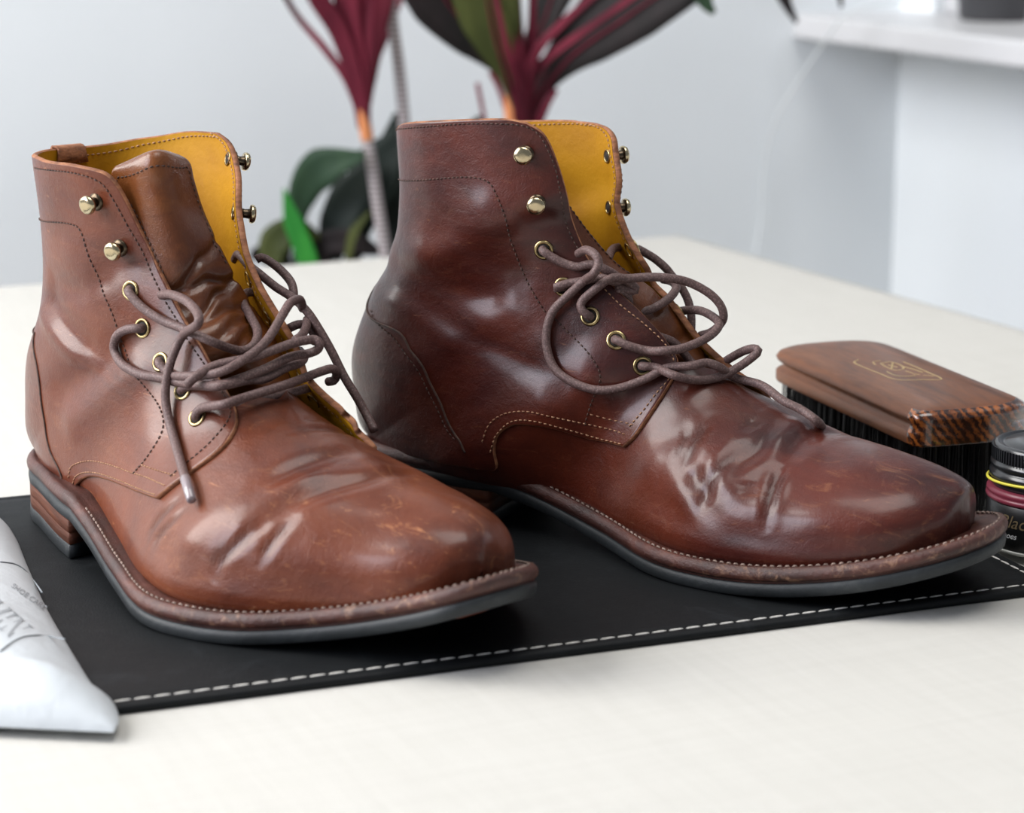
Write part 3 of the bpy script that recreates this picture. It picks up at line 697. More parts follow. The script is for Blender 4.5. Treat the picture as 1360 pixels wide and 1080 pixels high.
A = dict(frame=Frame(-.20295, 1.04607, -.8276), seed=1, label='reddish tan-brown lace-up boot nearer the camera, yellow-lined shaft gaping open around its tongue',
    near=nkA, far=fkA, ty=(.982, -.002), ts=.0283, leather=M['leatherA'], sections=sections(nkA, fkA, {0: {0: 282, 1: 28, 2: 283, 3: 34}, 1: {0: 279, 1: 16.5, 2: 281.5, 3: 41.5, 8: .85}, 2: {0: 274, 1: 16.5, 2: 277, 3: 47, 8: .88}, 3: {0: 264, 2: 266, 3: 51.5, 8: .92}, 4: {3: 55}, 5: {3: 61}, 6: {3: 68}, 7: {3: 75}, 12: {0: -5}, 13: {0: -3}, 14: {0: 9, 4: 28}, 15: {0: 16, 4: 29}, 16: {0: 19, 4: 31}, 17: {0: 19, 4: 34}, 18: {0: 19, 4: 36}}, fin=2.5), throat=7.4, side_end=9.6, heel_s=10.75, rim_s=17.22, notch_s=14.2,
    dents=[([(193, 724), (200, 705), (218, 682), (244, 660)], 0.00220, 0.0008, 1), ([(200, 737), (211, 713), (232, 690), (256, 670)], 0.00198, 0.0006, .9), ([(286, 768), (294, 745), (316, 722), (344, 699)], 0.00242, 0.0010, 1), ([(276, 758), (286, 735), (305, 712)], 0.00176, 0.0004, .7),
        ([(345, 748), (358, 725), (376, 703), (390, 690)], 0.00242, 0.0009, .9), ([(352, 700), (385, 672), (430, 652), (490, 636), (560, 630), (602, 637)], 0.00396, 0.0014, .35), ([(345, 652), (390, 625), (440, 606), (488, 598)], 0.00462, 0.0012, .25), ([(368, 668), (405, 646), (450, 632)], 0.00220, 0.0004, .5),
        ([(385, 574), (430, 569), (475, 580), (524, 600)], 0.00264, 0.0008, .6), ([(400, 560), (450, 560), (490, 568)], 0.00220, 0.0005, .5), ([(322, 690), (355, 660), (400, 640)], 0.00660, -0.0010, 0), ([(250, 720), (290, 690)], 0.00990, -0.0012, 0), ([(420, 690), (520, 670), (600, 665)], 0.00990, -0.0009, 0),
        ([(100, 560), (130, 542), (165, 512), (190, 492)], 0.00715, -0.0014, 0), ([(84, 520), (110, 500), (150, 470)], 0.00825, 0.0016, 0), ([(62, 415), (78, 446), (104, 474), (130, 482)], 0.00385, -0.0012, 0), ([(75, 400), (92, 430), (118, 455)], 0.00605, 0.0016, 0),
        ([(105, 340), (118, 352)], 0.01100, -0.0012, 0), ([(128, 395), (150, 400)], 0.00880, -0.0008, 0), ([(75, 372), (110, 388), (140, 372)], 0.00605, 0.0011, 0), ([(160, 350), (185, 352)], 0.00660, 0.0010, 0), ([(92, 262), (94, 300)], 0.01100, 0.0008, 0),
        ([(225, 575), (262, 592)], 0.00880, 0.0006, 0), ([(500, 600), (560, 640)], 0.00660, 0.0007, .2), ([(215, 745), (260, 775)], 0.00880, 0.0008, 0)],
    bot=[(213, 662), (175, 648), (142, 635), (122, 632), (109, 637), (103, 648), (107, 664), (117, 684), (95, 655), (72, 630), (54, 614)], bot_feather=[],
    edge=[(213, 662), (250, 632), (285, 606), (303, 588), (314, 566), (313, 548), (305, 528), (282, 488), (262, 452), (243, 420), (228, 390), (212, 358), (196, 322), (180, 290), (165, 260), (152, 240), (140, 230), (125, 225)],
    rim=[(95, 219), (65, 215), (50, 209)], rim_far=[(250, 176), (210, 182), (180, 186)],
    edge_far=[(506, 583, 0), (493, 557, 0), (462, 541, 0), (435, 526, 0), (414, 508, 0), (397, 494, 0), (386, 470, 0), (369, 442, 0), (352, 408, 0), (342, 380, 0), (333, 350, 0), (322, 314, 0), (314, 280, 0), (309, 245, 0), (306, 210, 0), (301, 190, 0), (289, 178, 0)],
    flap_lift=[0, .006, .008, .007, .005, 0], near_lift=[0.0004, 0, 0, 0, 0],
    seams_style=[('seam_dark', 'thread_dark', .0022, .0016, .00030), ('seam_light', 'thread_tan', .0022, .0015, .00028)],
    seam_dark=[[(52, 222), (75, 225), (105, 229), (135, 240), (152, 262), (170, 295), (187, 325), (205, 365), (222, 400), (240, 430), (262, 468), (282, 500), (298, 525), (308, 547), (303, 565), (281, 591), (255, 614), (232, 634)],
               [(55, 290), (75, 294), (100, 298), (112, 308), (122, 335), (135, 370), (145, 395), (153, 412), (160, 437), (170, 465), (187, 499), (203, 522), (217, 545), (220, 566), (212, 588), (198, 611), (183, 629)]],
    seam_light=[[(96, 632), (99, 620), (110, 614), (125, 612), (145, 616), (175, 627), (198, 635), (223, 647)], [(101, 648), (103, 636), (108, 630), (120, 627), (142, 631), (175, 644), (211, 659)], [(194, 619), (214, 627), (236, 634)]],
    counter=[(99, 654), (87, 633), (73, 602), (62, 547), (55, 491), (51, 444)], counter_feather=[], counter_proud=False, counter_stitch=[],
    eyelets=[(177, 386), (193, 436), (217, 482), (246, 520), (265, 556)], hooks=[(131, 267), (162, 328)], hook_dir=1,
    far_hw=[('speed_hook', 200.89, 9), ('speed_hook', 200.735, 9), ('eyelet', 200.56, 9), ('eyelet', 200.45, 9), ('eyelet', 200.35, 9), ('eyelet', 200.26, 9), ('eyelet', 200.17, 9)],
    tongue=[[(330, 575, 18), (360, 560, 6), (400, 545, 22)], [(272, 478, -14), (320, 462, 0), (362, 450, 22)], [(232, 410, -16), (275, 400, -4), (328, 398, 17)], [(205, 345, -18), (245, 338, -10), (300, 348, 11)],
            [(176, 280, -20), (220, 275, -14), (271, 288, 7)], [(152, 240, -21), (207, 228, -16), (256, 242, 4)], [(152, 226, -21), (206, 207, -15), (250, 218, 3)], [(165, 220, -19), (206, 202.5, -13.5), (236, 208, -1)]],
    tongue_folds=[(.60, .05, .016, .0022), (.535, -.03, .014, .0024), (.475, .03, .014, .0024), (.42, -.02, .016, .002), (.36, .0, .016, .0016), (.30, .02, .02, .0014)],
    tab=(-14, 14), laces=[
      dict(pts=[(177, 386, 'e', 0, -3), (178, 386, 'e', 0, 1.5), (188, 400, 's', 2), (203, 413, 's', 2.2), (225, 428, 's', 2.2), (247, 438, 's', 3), (275, 451, -20), (300, 461, -12), (322, 466, -4), (338, 457, 2), (342, 440, 8), (333, 421, 12), (323, 402, 15), (326, 390, 19), (344, 387, 25)]),
      dict(pts=[(214, 392, -20), (226, 391, -22), (246, 399, -24), (261, 414, -27), (263, 430, -31), (256, 450, 's', 6), (243, 480, 's', 5.5), (236, 510, 's', 5), (232, 535, 's', 3.5), (233, 560, 's', 2.4), (238, 584, 's', 2.2), (246, 612, 's', 2.4), (256, 645, 's', 2.4)], aglet=True),
      dict(pts=[(193, 436, 'e', 1, -3), (192, 435, 'e', 1, 1.6), (180, 436, 's', 2.6), (166, 442, 's', 2.4), (159, 457, 's', 2.2), (164, 474, 's', 2.2), (178, 489, 's', 2.2), (198, 498, 's', 2.4), (222, 504, 's', 2.6), (248, 512, 's', 3), (285, 512, -26), (318, 503, -16), (352, 490, -6), (386, 474, 8), (408, 470, 16), (422, 464, 18), (424, 455, 18), (414, 451, 16), (386, 457, 6), (337, 474, -10), (288, 485, -22), (262, 499, -30), (247, 512, -34)]),
      dict(pts=[(217, 482, 'e', 2, -3), (214, 481, 'e', 2, 1.2), (228, 495, 's', 1.2), (250, 505, 's', 4.5), (290, 495, -24), (332, 472, -12), (356, 450, -2), (376, 417, 10), (386, 402, 18), (398, 398, 28), (402, 410, 34)]),
      dict(pts=[(312, 345, 26), (317, 338, 24), (330, 352, 22), (345, 364, 24), (366, 381, 28), (389, 396, 32), (408, 414, 34), (424, 438, 36), (440, 466, 38), (457, 500, 40), (474, 528, 42), (485, 548, 43), (497, 572, 42)]),
      dict(pts=[(340, 345, 36), (348, 342, 38), (362, 350, 40), (376, 362, 41), (387, 376, 40), (390, 390, 38), (388, 400, 36)]),
      dict(pts=[(246, 520, 'e', 3, -3), (246, 520, 'e', 3, 1.0), (262, 516, 's', 2.2), (290, 513, -26), (330, 505, -12), (352, 503, -6), (379, 489, 6), (398, 482, 16), (404, 474, 24), (398, 466, 30)]),
      dict(pts=[(265, 556, 'e', 4, -3), (266, 556, 'e', 4, 1.2), (278, 549, 's', 3.2), (298, 537, -28), (325, 528, -18), (351, 520, -10), (380, 511, 0), (404, 502, 14), (428, 493, 26), (441, 490, 33), (447, 496, 38), (444, 505, 38), (436, 507, 34)]),
      dict(pts=[(300, 540, -20), (325, 537, -14), (355, 530, -4), (385, 522, 8), (408, 516, 18), (416, 512, 22)]),
      dict(pts=[(384, 436, 26), (396, 431, 30), (408, 433, 34), (417, 444, 36), (418, 455, 34)]),
      dict(pts=[(408, 424, 34), (406, 436, 30), (400, 446, 24), (392, 452, 18)])])
B = dict(frame=Frame(-.06024, 1.06953, -.54336), seed=2, label='darker oxblood-brown lace-up boot behind and right, its shaft standing upright beside the shoe brush',
    near=nkB, far=fkB, ty=(.985, -.0105), ts=.0220, leather=M['leatherB'],
    sections=sections(nkB, fkB, {0: {0: 286.5, 1: 22, 2: 287, 3: 30}, 1: {0: 284, 1: 16, 2: 286, 3: 39.5, 8: .88}, 2: {3: 45.5, 8: .9}, 3: {3: 50, 8: .93}, 4: {3: 53.5}, 6: {3: 64}, 13: {0: -9}, 14: {0: 2, 1: 92, 3: 141}, 15: {0: 15, 1: 114, 2: 118, 3: 151}, 16: {0: 19, 1: 140, 2: 117, 3: 163, 4: 31, 5: 31}, 17: {0: 18, 1: 167, 2: 117, 3: 181, 4: 31, 5: 31}, 18: {0: 18, 1: 185, 2: 117, 3: 198, 4: 31, 5: 31}}),
    throat=7.4, side_end=9.6, heel_s=10.75, rim_s=17.05, notch_s=14.6, dents=[([(530, 352), (565, 372), (610, 388), (650, 392)], 0.00825, 0.0019, 0), ([(523, 333), (560, 340), (605, 332)], 0.00605, -0.0011, 0), ([(512, 368), (560, 400), (620, 440), (690, 480), (752, 510)], 0.00605, 0.0010, 0), ([(505, 385), (545, 415), (600, 455)], 0.00440, -0.0006, 0),
        ([(565, 285), (580, 300)], 0.01100, 0.0010, 0), ([(640, 280), (650, 320)], 0.00990, -0.0009, 0), ([(655, 350), (690, 365)], 0.00770, 0.0009, 0), ([(710, 420), (722, 440)], 0.00990, -0.0009, 0), ([(760, 470), (745, 520)], 0.00770, 0.0006, 0), ([(830, 520), (840, 540)], 0.00990, -0.0007, 0),
        ([(680, 285), (720, 290), (745, 282)], 0.00550, 0.0007, .1), ([(735, 395), (770, 365)], 0.00660, 0.0006, .1), ([(700, 400), (722, 398)], 0.00550, 0.0006, 0),
        ([(914, 618), (928, 645), (944, 676)], 0.00495, 0.0019, .7), ([(905, 625), (915, 603), (930, 575), (945, 556)], 0.00308, 0.0007, .9), ([(898, 612), (905, 592), (915, 570)], 0.00220, 0.0004, .7), ([(930, 676), (938, 652), (956, 624), (985, 596)], 0.00286, 0.0009, .9),
        ([(1017, 700), (1024, 656), (1036, 621)], 0.00198, 0.0012, 1), ([(1026, 690), (1034, 650), (1044, 620)], 0.00154, 0.0006, 1), ([(1036, 624), (1058, 590), (1092, 572), (1128, 574)], 0.00495, 0.0014, .25), ([(960, 648), (985, 615), (1012, 592), (1034, 556)], 0.00374, 0.0011, .5),
        ([(990, 660), (993, 640)], 0.00440, 0.0009, .4), ([(950, 600), (960, 585)], 0.00880, -0.0012, 0), ([(978, 640), (1000, 670)], 0.00880, -0.0012, 0), ([(885, 580), (905, 572)], 0.00660, 0.0009, 0), ([(872, 620), (885, 640)], 0.01100, -0.0011, 0), ([(880, 660), (895, 690)], 0.00880, 0.0007, 0),
        ([(1035, 580), (1055, 566)], 0.00660, -0.0011, 0), ([(990, 558), (1010, 568)], 0.00660, 0.0011, .2), ([(1090, 690), (1160, 690), (1200, 680)], 0.01320, -0.0010, 0), ([(1180, 630), (1240, 650)], 0.00880, 0.0004, 0)],
    bot=[(831, 593), (784, 581), (735, 567), (693, 562), (674, 567), (661, 578), (657, 594), (658, 622), (610, 617), (560, 606), (518, 594)], bot_feather=[],
    edge=[(831, 593), (845, 580), (858, 561), (873, 538), (888, 513), (898, 493), (899, 481), (893, 469), (873, 442), (846, 413), (813, 382), (795, 362), (780, 344), (771, 324), (756, 282), (746, 238), (735, 205), (721, 178), (700, 164)],
    rim=[(667, 159), (593, 161), (540, 165)], rim_far=[(770, 163), (740, 161)],
    edge_far=[(1033, 552, 0), (1022, 538, 0), (1006, 522, 0), (991, 504, 0), (970, 485, 0), (930, 447, 0), (891, 408, 0), (863, 380, 0), (853, 350, 0), (835, 314, 0), (826, 289, 0), (824, 261, 0), (820, 233, 0), (816, 206, 0), (814, 186, 0), (806, 172, 0), (790, 165, 0)],
    flap_lift=[0, .002, .003, .002, .001, 0], near_lift=[0.0004, 0, 0, 0, 0],
    seams_style=[('seam_dark', 'thread_dark', .0022, .0016, .00030), ('seam_light', 'thread_tan', .0022, .0015, .00030)],
    seam_dark=[[(498, 414), (522, 444), (546, 475), (565, 504), (584, 542), (606, 582)], [(531, 171), (578, 167), (623, 164), (667, 164), (697, 167), (715, 177), (728, 199), (738, 226), (744, 258), (749, 288), (759, 315), (771, 335)],
               [(533, 238), (584, 237), (626, 235), (650, 241), (661, 258), (672, 288), (685, 333), (703, 377), (727, 416), (742, 427), (769, 454), (787, 475), (797, 493), (797, 507), (792, 519), (778, 561)]],
    seam_light=[[(785, 365), (807, 389), (828, 410), (852, 430), (873, 449), (887, 466), (894, 481), (890, 504), (873, 525), (858, 546), (841, 566)],
                [(644, 585), (654, 562), (674, 549), (703, 546), (735, 552), (784, 562), (832, 577)], [(654, 598), (664, 575), (683, 559), (712, 558), (751, 567), (800, 582), (827, 590)], [(787, 549), (816, 557), (843, 565)]],
    counter=[(621, 600), (610, 580), (589, 536), (570, 497), (551, 468), (525, 436), (493, 399)], counter_feather=[], counter_proud=False, counter_stitch=[],
    eyelets=[(723, 331), (749, 381), (785, 421), (819, 453), (853, 486)], hooks=[(699, 204), (714, 268)], hook_dir=1,
    far_hw=[('speed_hook', 200.86, 13), ('speed_hook', 200.725, 16), ('eyelet', 200.62, 9), ('eyelet', 200.50, 9), ('eyelet', 200.39, 9), ('eyelet', 200.28, 9), ('eyelet', 200.18, 9)],
    tongue=[[(930, 575, -12), (950, 560, 0), (975, 548, 10)], [(862, 480, -12), (890, 466, 0), (922, 452, 13)], [(815, 410, -14), (844, 398, -5), (872, 392, 9)], [(765, 335, -16), (788, 342, -10), (815, 348, -2)],
            [(735, 270, -17), (745, 270, -14), (758, 280, -11)], [(722, 240, -17), (730, 238, -15), (738, 246, -13)]],
    tongue_folds=[(.42, .03, .02, .0012), (.3, 0, .02, .001)], tab=(-12, 12), laces=[
      dict(pts=[(723, 331, 'e', 0, -3), (725, 331, 'e', 0, 1.5), (736, 341, 's', 2), (752, 350, 's', 2), (768, 355, 's', 2.4), (785, 353, 's', 3.4), (800, 356, -18), (816, 365, -14), (828, 376, -10), (838, 385, -6)]),
      dict(pts=[(768, 337, -20), (778, 332, -24), (790, 338, -27), (795, 350, -28), (788, 364, -30), (780, 373, 's', 5), (760, 393, 's', 4), (740, 413, 's', 3), (732, 434, 's', 2.4), (731, 460, 's', 2.2), (740, 487, 's', 2.2), (760, 504, 's', 2.2), (790, 514, 's', 2.2), (822, 513, 's', 2.4), (858, 504, 's', 2.6), (887, 494, 's', 3.4), (917, 486, -14), (938, 482, -8), (956, 488, -4), (977, 502, 6), (1006, 525, 's', 3), (1035, 544, 's', 2.4), (1060, 558, 's', 2.2), (1082, 568, 's', 1.8), (1096, 574, 26), (1110, 582, 34)]),
      dict(pts=[(749, 381, 'e', 1, -3), (748, 381, 'e', 1, 1.4), (739, 382, 's', 2.8), (745, 379, 's', 3.2), (760, 376, 's', 2.4), (776, 374, 's', 2.4), (799, 372, 's', 4), (815, 374, -16), (830, 372, -12), (845, 384, -8), (836, 386, -10), (818, 380, -14)]),
      dict(pts=[(785, 421, 'e', 2, -3), (786, 420, 'e', 2, 1.4), (777, 414, 's', 3), (776, 403, 's', 3), (790, 389, 's', 4), (810, 376, 's', 7), (834, 370, -14), (864, 368, -8), (893, 370, -2), (917, 376, 4), (941, 389, 8), (956, 404, 10), (961, 419, 11), (957, 430, 12), (945, 441, 13), (930, 446, 14)]),
      dict(pts=[(819, 453, 'e', 3, -3), (821, 453, 'e', 3, 1.4), (834, 460, 's', 2.2), (858, 466, 's', 2.6), (881, 466, -20), (905, 463, -14), (929, 454, -6), (947, 443, 2), (955, 430, 8), (944, 419, 12), (926, 412, 16), (899, 414, 20), (885, 420, 22)]),
      dict(pts=[(838, 420, -8), (846, 416, -6), (869, 409, 0), (890, 395, 8), (898, 382, 14), (892, 374, 18), (880, 371, 20)]),
      dict(pts=[(846, 330, 22), (857, 336, 24), (870, 344, 26), (884, 356, 27), (892, 366, 28), (905, 382, 28), (914, 400, 28), (918, 420, 27), (918, 438, 26)]),
      dict(pts=[(853, 486, 'e', 4, -3), (855, 486, 'e', 4, 1.4), (872, 490, 's', 2.2), (893, 498, -22), (917, 504, -16), (941, 504, -8), (964, 497, 0), (985, 485, 6), (1001, 473, 9), (1007, 466, 10), (1000, 463, 11), (986, 467, 12), (968, 477, 14), (958, 484, 16)]),
      dict(pts=[(826, 328, 18), (814, 331, 10), (808, 344, 2), (806, 360, -6), (818, 372, -10)]),
      dict(pts=[(872, 446, -10), (893, 454, -4), (906, 466, 0), (917, 480, 2), (930, 490, 2)]),
      dict(pts=[(820, 383, -14), (832, 392, -10), (836, 404, -8), (838, 416, -6)])])
# ------------------------------------------------------------------ setting
TZ = -.0036
def place_all():
    # linen-covered table
    C = at_plane(900, 312, TZ)[:2]; tx = np.array([math.cos(math.radians(24)), math.sin(math.radians(24))]); ty = np.array([.472, -.8815]); ty = np.array([math.cos(math.radians(-62)), math.sin(math.radians(-62))])
    rng = np.random.RandomState(3)
    L1, L2 = 1.5, 1.9; nx_, ny_ = 60, 60
    top = empty('dining_table', (C[0]-.4, C[1]-.6, -.75)); tag(top, 'large table covered by a cream woven linen cloth, carrying mat, boots and brush', 'table')
    def quad(u, v): return C-tx*u+ty*v
    V = []; F = []
    pts = [quad(0, 0), quad(L1, 0), quad(L1, L2), quad(0, L2)]
    b = MB(); o3 = np.array(top.location)
    n = 4
    zt, zb = TZ-.0012, TZ-.030
    V = [(*(p-o3[:2]), z-o3[2]) for z in (zb, zt) for p in [quad(.01, .01), quad(L1-.01, .01), quad(L1-.01, L2-.01), quad(.01, L2-.01)]]
    b.add(V, [(0, 1, 2, 3), (7, 6, 5, 4)]+[(i, (i+1) % 4, (i+1) % 4+4, i+4)[::-1] for i in range(4)])
    b.build('tabletop', M['table_wood'], top)
    for (u, v) in ((.08, .08), (L1-.08, .08), (L1-.08, L2-.08), (.08, L2-.08)):
        p = quad(u, v)-o3[:2]; b = MB(); b.box((p[0], p[1], .36), (.03, .03, .36)); b.build('leg', M['table_wood'], top)
    # cloth with a soft hanging hem
    U = np.r_[-.30, -.15, -.06, -.02, -.008, -.002, .004, .012, np.linspace(.03, L1-.03, 70), L1-.01, L1+.002, L1+.02]; Vv = np.r_[-.30, -.15, -.06, -.02, -.008, -.002, .004, .012, np.linspace(.03, L2-.03, 90), L2-.01, L2+.002, L2+.02]
    G = []
    for v in Vv:
        for u in U:
            du = max(0, -u, u-L1); dv = max(0, -v, v-L2); cu, cv = min(max(u, 0), L1), min(max(v, 0), L2); drop = max(du, dv)
            p = quad(cu-min(du, .004)*(1 if u < 0 else -1)+.0, cv-min(dv, .004)*(1 if v < 0 else -1))
            z = TZ-(drop-.002 if drop > .004 else drop*.4)
            if drop > 0: z = TZ-max(0, drop-.001)
            z += 0 if drop else 0
            G.append((p[0], p[1], z))
    o = mesh('tablecloth', G, grid_faces(len(Vv), len(U)), M['linen']); tag(o, 'cream coarse-woven linen tablecloth spread under the black mat', 'tablecloth')
    # mat --------------------------------------------------------------------------------
    a1, a2 = at_plane(158, 938)[:2], at_plane(1360, 783)[:2]; fx = (a2-a1)/np.linalg.norm(a2-a1); fy = np.array([-fx[1], fx[0]])
    r1 = at_plane(1333, 739)[:2]
    R0 = a1+fx*(fx@(r1-a1)); R0 = R0+fx*.0015*1.0    # front right corner
    dep = fy@(at_plane(45, 655)[:2]-a1); Wd = .62
    mt = empty('desk_mat', (*(R0-fx*Wd/2+fy*dep/2), TZ), math.atan2(fx[1], fx[0])); tag(mt, 'black leather mat edged with white stitching under both boots', 'mat')
    hw, hd, rc = Wd/2, dep/2, .012; per = []
    for cx, cy, a0 in ((hw-rc, hd-rc, 0), (-hw+rc, hd-rc, 90), (-hw+rc, -hd+rc, 180), (hw-rc, -hd+rc, 270)):
        for k in range(9): a = math.radians(a0+k*11.25); per.append((cx+rc*math.cos(a), cy+rc*math.sin(a)))
    per = np.array(per); n = len(per); T = -TZ
    def ringm(ins, z): s = np.array([(hw-ins)/hw, (hd-ins)/hd]); return np.c_[per*s, np.full(n, z)]
    rings = [ringm(.0012, .0), ringm(.0002, .0006), ringm(0, T*.5), ringm(.0004, T-.0007), ringm(.0016, T-.0001), ringm(.0042, T+.0000), ringm(.0055, T-.00045), ringm(.0068, T), ringm(.012, T)]
    V = np.vstack(rings); F = [tuple(range(n))[::-1]]+[(k*n+i, k*n+(i+1) % n, (k+1)*n+(i+1) % n, (k+1)*n+i) for k in range(len(rings)-1) for i in range(n)]+[tuple((len(rings)-1)*n+i for i in range(n))]
    mesh('mat_body', V, F, M['mat'], mt)
    # stitches
    mm = []
    for k, (q, h) in enumerate(((-.5, .35), (-.32, .85), (0, 1), (.32, .85), (.5, .35))):
        for j in range(7): an = math.pi*j/6; mm.append((q*.0060+.0, math.cos(an)*.00050*h+q*.0003, math.sin(an)*.00046*h-.00012))
    me = bpy.data.meshes.new('stitch'); me.from_pydata(mm, [], [(k*7+j, (k+1)*7+j, (k+1)*7+j+1, k*7+j+1) for k in range(4) for j in range(6)]); me.materials.append(M['thread_white']); me.update()
    for p in me.polygons: p.use_smooth = True
    pit = .0071; ins = .0055; st = []
    for k in range(int((Wd-.03)/pit)): x = hw-.013-k*pit; st.append((x, -hd+ins, 0)); st.append((x, hd-ins, 0))
    for k in range(int((dep-.03)/pit)): st.append((hw-ins, -hd+.013+k*pit, math.pi/2))
    st = [s for s in st if not (s[1] > 0 and s[2] == 0 and s[0] > -.12)]
    st = st[:300]
    for x, y, r in st:
        o = bpy.data.objects.new('stitch', me); COL.objects.link(o); o.parent = mt; o.location = (x, y, T-.0001); o.rotation_euler = (0, 0, r)
    # room -------------------------------------------------------------------------------
    an = math.radians(28); wx = np.array([math.cos(an), math.sin(an)]); wy = np.array([math.sin(an), -math.cos(an)]); Cn = at_depth(1190, 200, 2.32)[:2]
    def wall(name, p, q, z0, z1, th=.1, side=1):
        d = (q-p)/np.linalg.norm(q-p); nrm = np.array([-d[1], d[0]])*th*side
        V = [(*a, z) for z in (z0, z1) for a in (p, q, q+nrm, p+nrm)]
        o = mesh(name, V, [(0, 1, 2, 3), (7, 6, 5, 4)]+[(i, i+4, (i+1) % 4+4, (i+1) % 4) for i in range(4)], M['wall'], None, False); tag(o, kind='structure'); return o
    wall('wall_back', Cn-wx*2.1, Cn, -.75, 1.75)
    # right wall with the window opening above the sill: built of a low part and a pier
    sz = at_depth(1050, 18, (Cn+wy*0-wx*.11)[1])[2]
    wall('wall_right', Cn, Cn+wy*3.6, -.75, sz-.022)
    p0 = Cn+wy*.0; wall('trim_2', Cn, Cn+wy*.05, sz-.022, 1.75)
    fl = MB(); fl.box((Cn[0]-.9, Cn[1]-1.2, -.80), (3.2, 3.2, .05)); o = fl.build('floor', M['floor']); tag(o, kind='structure')
    # sill
    d = .125
    V = []
    s0 = Cn-wx*d; e0 = Cn+wy*1.8
    P = [Cn+wx*.10-wy*.0, s0, s0+wy*1.8, Cn+wx*.10+wy*1.8]
    V = [(*a, z) for z in (sz-.022, sz) for a in P]
    o = mesh('trim_1', V, [(3, 2, 1, 0), (4, 5, 6, 7)]+[(i, (i+1) % 4, (i+1) % 4+4, i+4) for i in range(4)], M['sill'], None, False); tag(o, kind='structure'); bevel(o, .003)
    # window frame and pane above the sill
    fw = MB(); q0 = Cn+wx*.03+wy*.05; q1 = Cn+wx*.03+wy*1.7
    def bar(a, b, z0, z1, t=.02):
        dd = (b-a)/np.linalg.norm(b-a); nn = np.array([-dd[1], dd[0]])*t
        V = [(*x, z) for z in (z0, z1) for x in (a-nn, b-nn, b+nn, a+nn)]
        fw.add(V, [(3, 2, 1, 0), (4, 5, 6, 7)]+[(i, (i+1) % 4, (i+1) % 4+4, i+4) for i in range(4)])
    bar(q0, q1, sz, sz+.05); bar(q0, q0+wy*.05, sz+.05, 1.5); bar(q1-wy*.05, q1, sz+.05, 1.5); bar(q0+wy*.8, q0+wy*.85, sz+.05, 1.5); bar(q0, q1, 1.5, 1.55)
    o = fw.build('window_1', M['sill']); tag(o, kind='structure'); bevel(o, .003)
    g = MB(); nn = wx*.002
    V = [(*x, z) for z in (sz+.05, 1.5) for x in (q0-nn, q1-nn, q1+nn, q0+nn)]
    g.add(V, [(3, 2, 1, 0), (4, 5, 6, 7)]+[(i, (i+1) % 4, (i+1) % 4+4, i+4) for i in range(4)]); g.build('window_pane', M['glass'], o)
    # dark planter on the sill (only its foot is in the picture)
    c = Cn+wy*.30-wx*.055; 
    globals().update(dict(Cn=Cn, wx=wx, wy=wy, sz=sz, mat_root=mt))
M['table_wood'] = mat('table_wood', (.25, .15, .08), .5)
def linen():
    m = mat('linen', (.78, .76, .71), .9, spec=.2); t = NT(m)
    mp = t.n('ShaderNodeMapping'); mp.inputs['Rotation'].default_value = (0, 0, math.radians(-24)); t.l(t.obj(), mp.inputs[0]); v = mp.outputs[0]
    def wave(axis, sc):
        w = t.n('ShaderNodeTexWave', wave_type='BANDS', bands_direction=axis); w.inputs['Scale'].default_value = sc; w.inputs['Distortion'].default_value = 1.2; w.inputs['Detail'].default_value = 1; w.inputs['Detail Scale'].default_value = 1.5
        t.l(v, w.inputs[0]); return w.outputs['Fac']
    a, b = wave('X', 420), wave('Y', 420); wv = t.math('MULTIPLY', a, b)
    slub = t.noise(120, 4, .6, 0, stretch=(.12, 2, 1), vec=v); slub2 = t.noise(120, 4, .6, 0, stretch=(2, .12, 1), vec=v)
    sl = t.math('MULTIPLY', t.math('ADD', slub, slub2), .5)
    c = t.ramp(sl, [(.3, (.54, .53, .495)), (.5, (.565, .555, .52)), (.7, (.59, .58, .545))])
    c = t.mix(t.math('MULTIPLY', t.math('SUBTRACT', 1., wv, True), .10), c, (.55, .52, .45)); t.color(c)
    t.normal(t.bump(wv, .0006, .5, t.bump(sl, .0006, .4, t.bump(t.noise(9, 3), .01, .12)))); return m
M['linen'] = linen()
def mat_mat():
    m = mat('black_pad_leather', (.008, .009, .010), .5, spec=.2); t = NT(m)
    sm = t.ramp(t.noise(26, 6, .75, 1.5), [(.56, BK), (.8, WH)])
    t.color(t.mix(t.math('MULTIPLY', sm, .35), (.006, .007, .008), (.035, .04, .046)))
    t.roughness(t.math('ADD', .46, t.math('MULTIPLY', t.noise(60, 5, .7), .22)))
    t.normal(t.bump(t.noise(1300, 2), .00025, .5)); return m
M['mat'] = mat_mat()
def wallm():
    m = mat('painted_wall', (.74, .77, .79), .7); t = NT(m); t.color(t.ramp(t.noise(3, 3), [(.35, (.83, .87, .895)), (.65, (.87, .91, .935))])); t.normal(t.bump(t.noise(200, 3), .0005, .15)); return m
M['wall'] = wallm()
M['sill'] = mat('sill_paint', (.60, .60, .61), .4)
M['glass'] = mat('window_glass', (.95, .97, 1), .02, Transmission_Weight=1.0)
M['floor'] = mat('floor_boards', (.30, .22, .15), .5)
place_all()
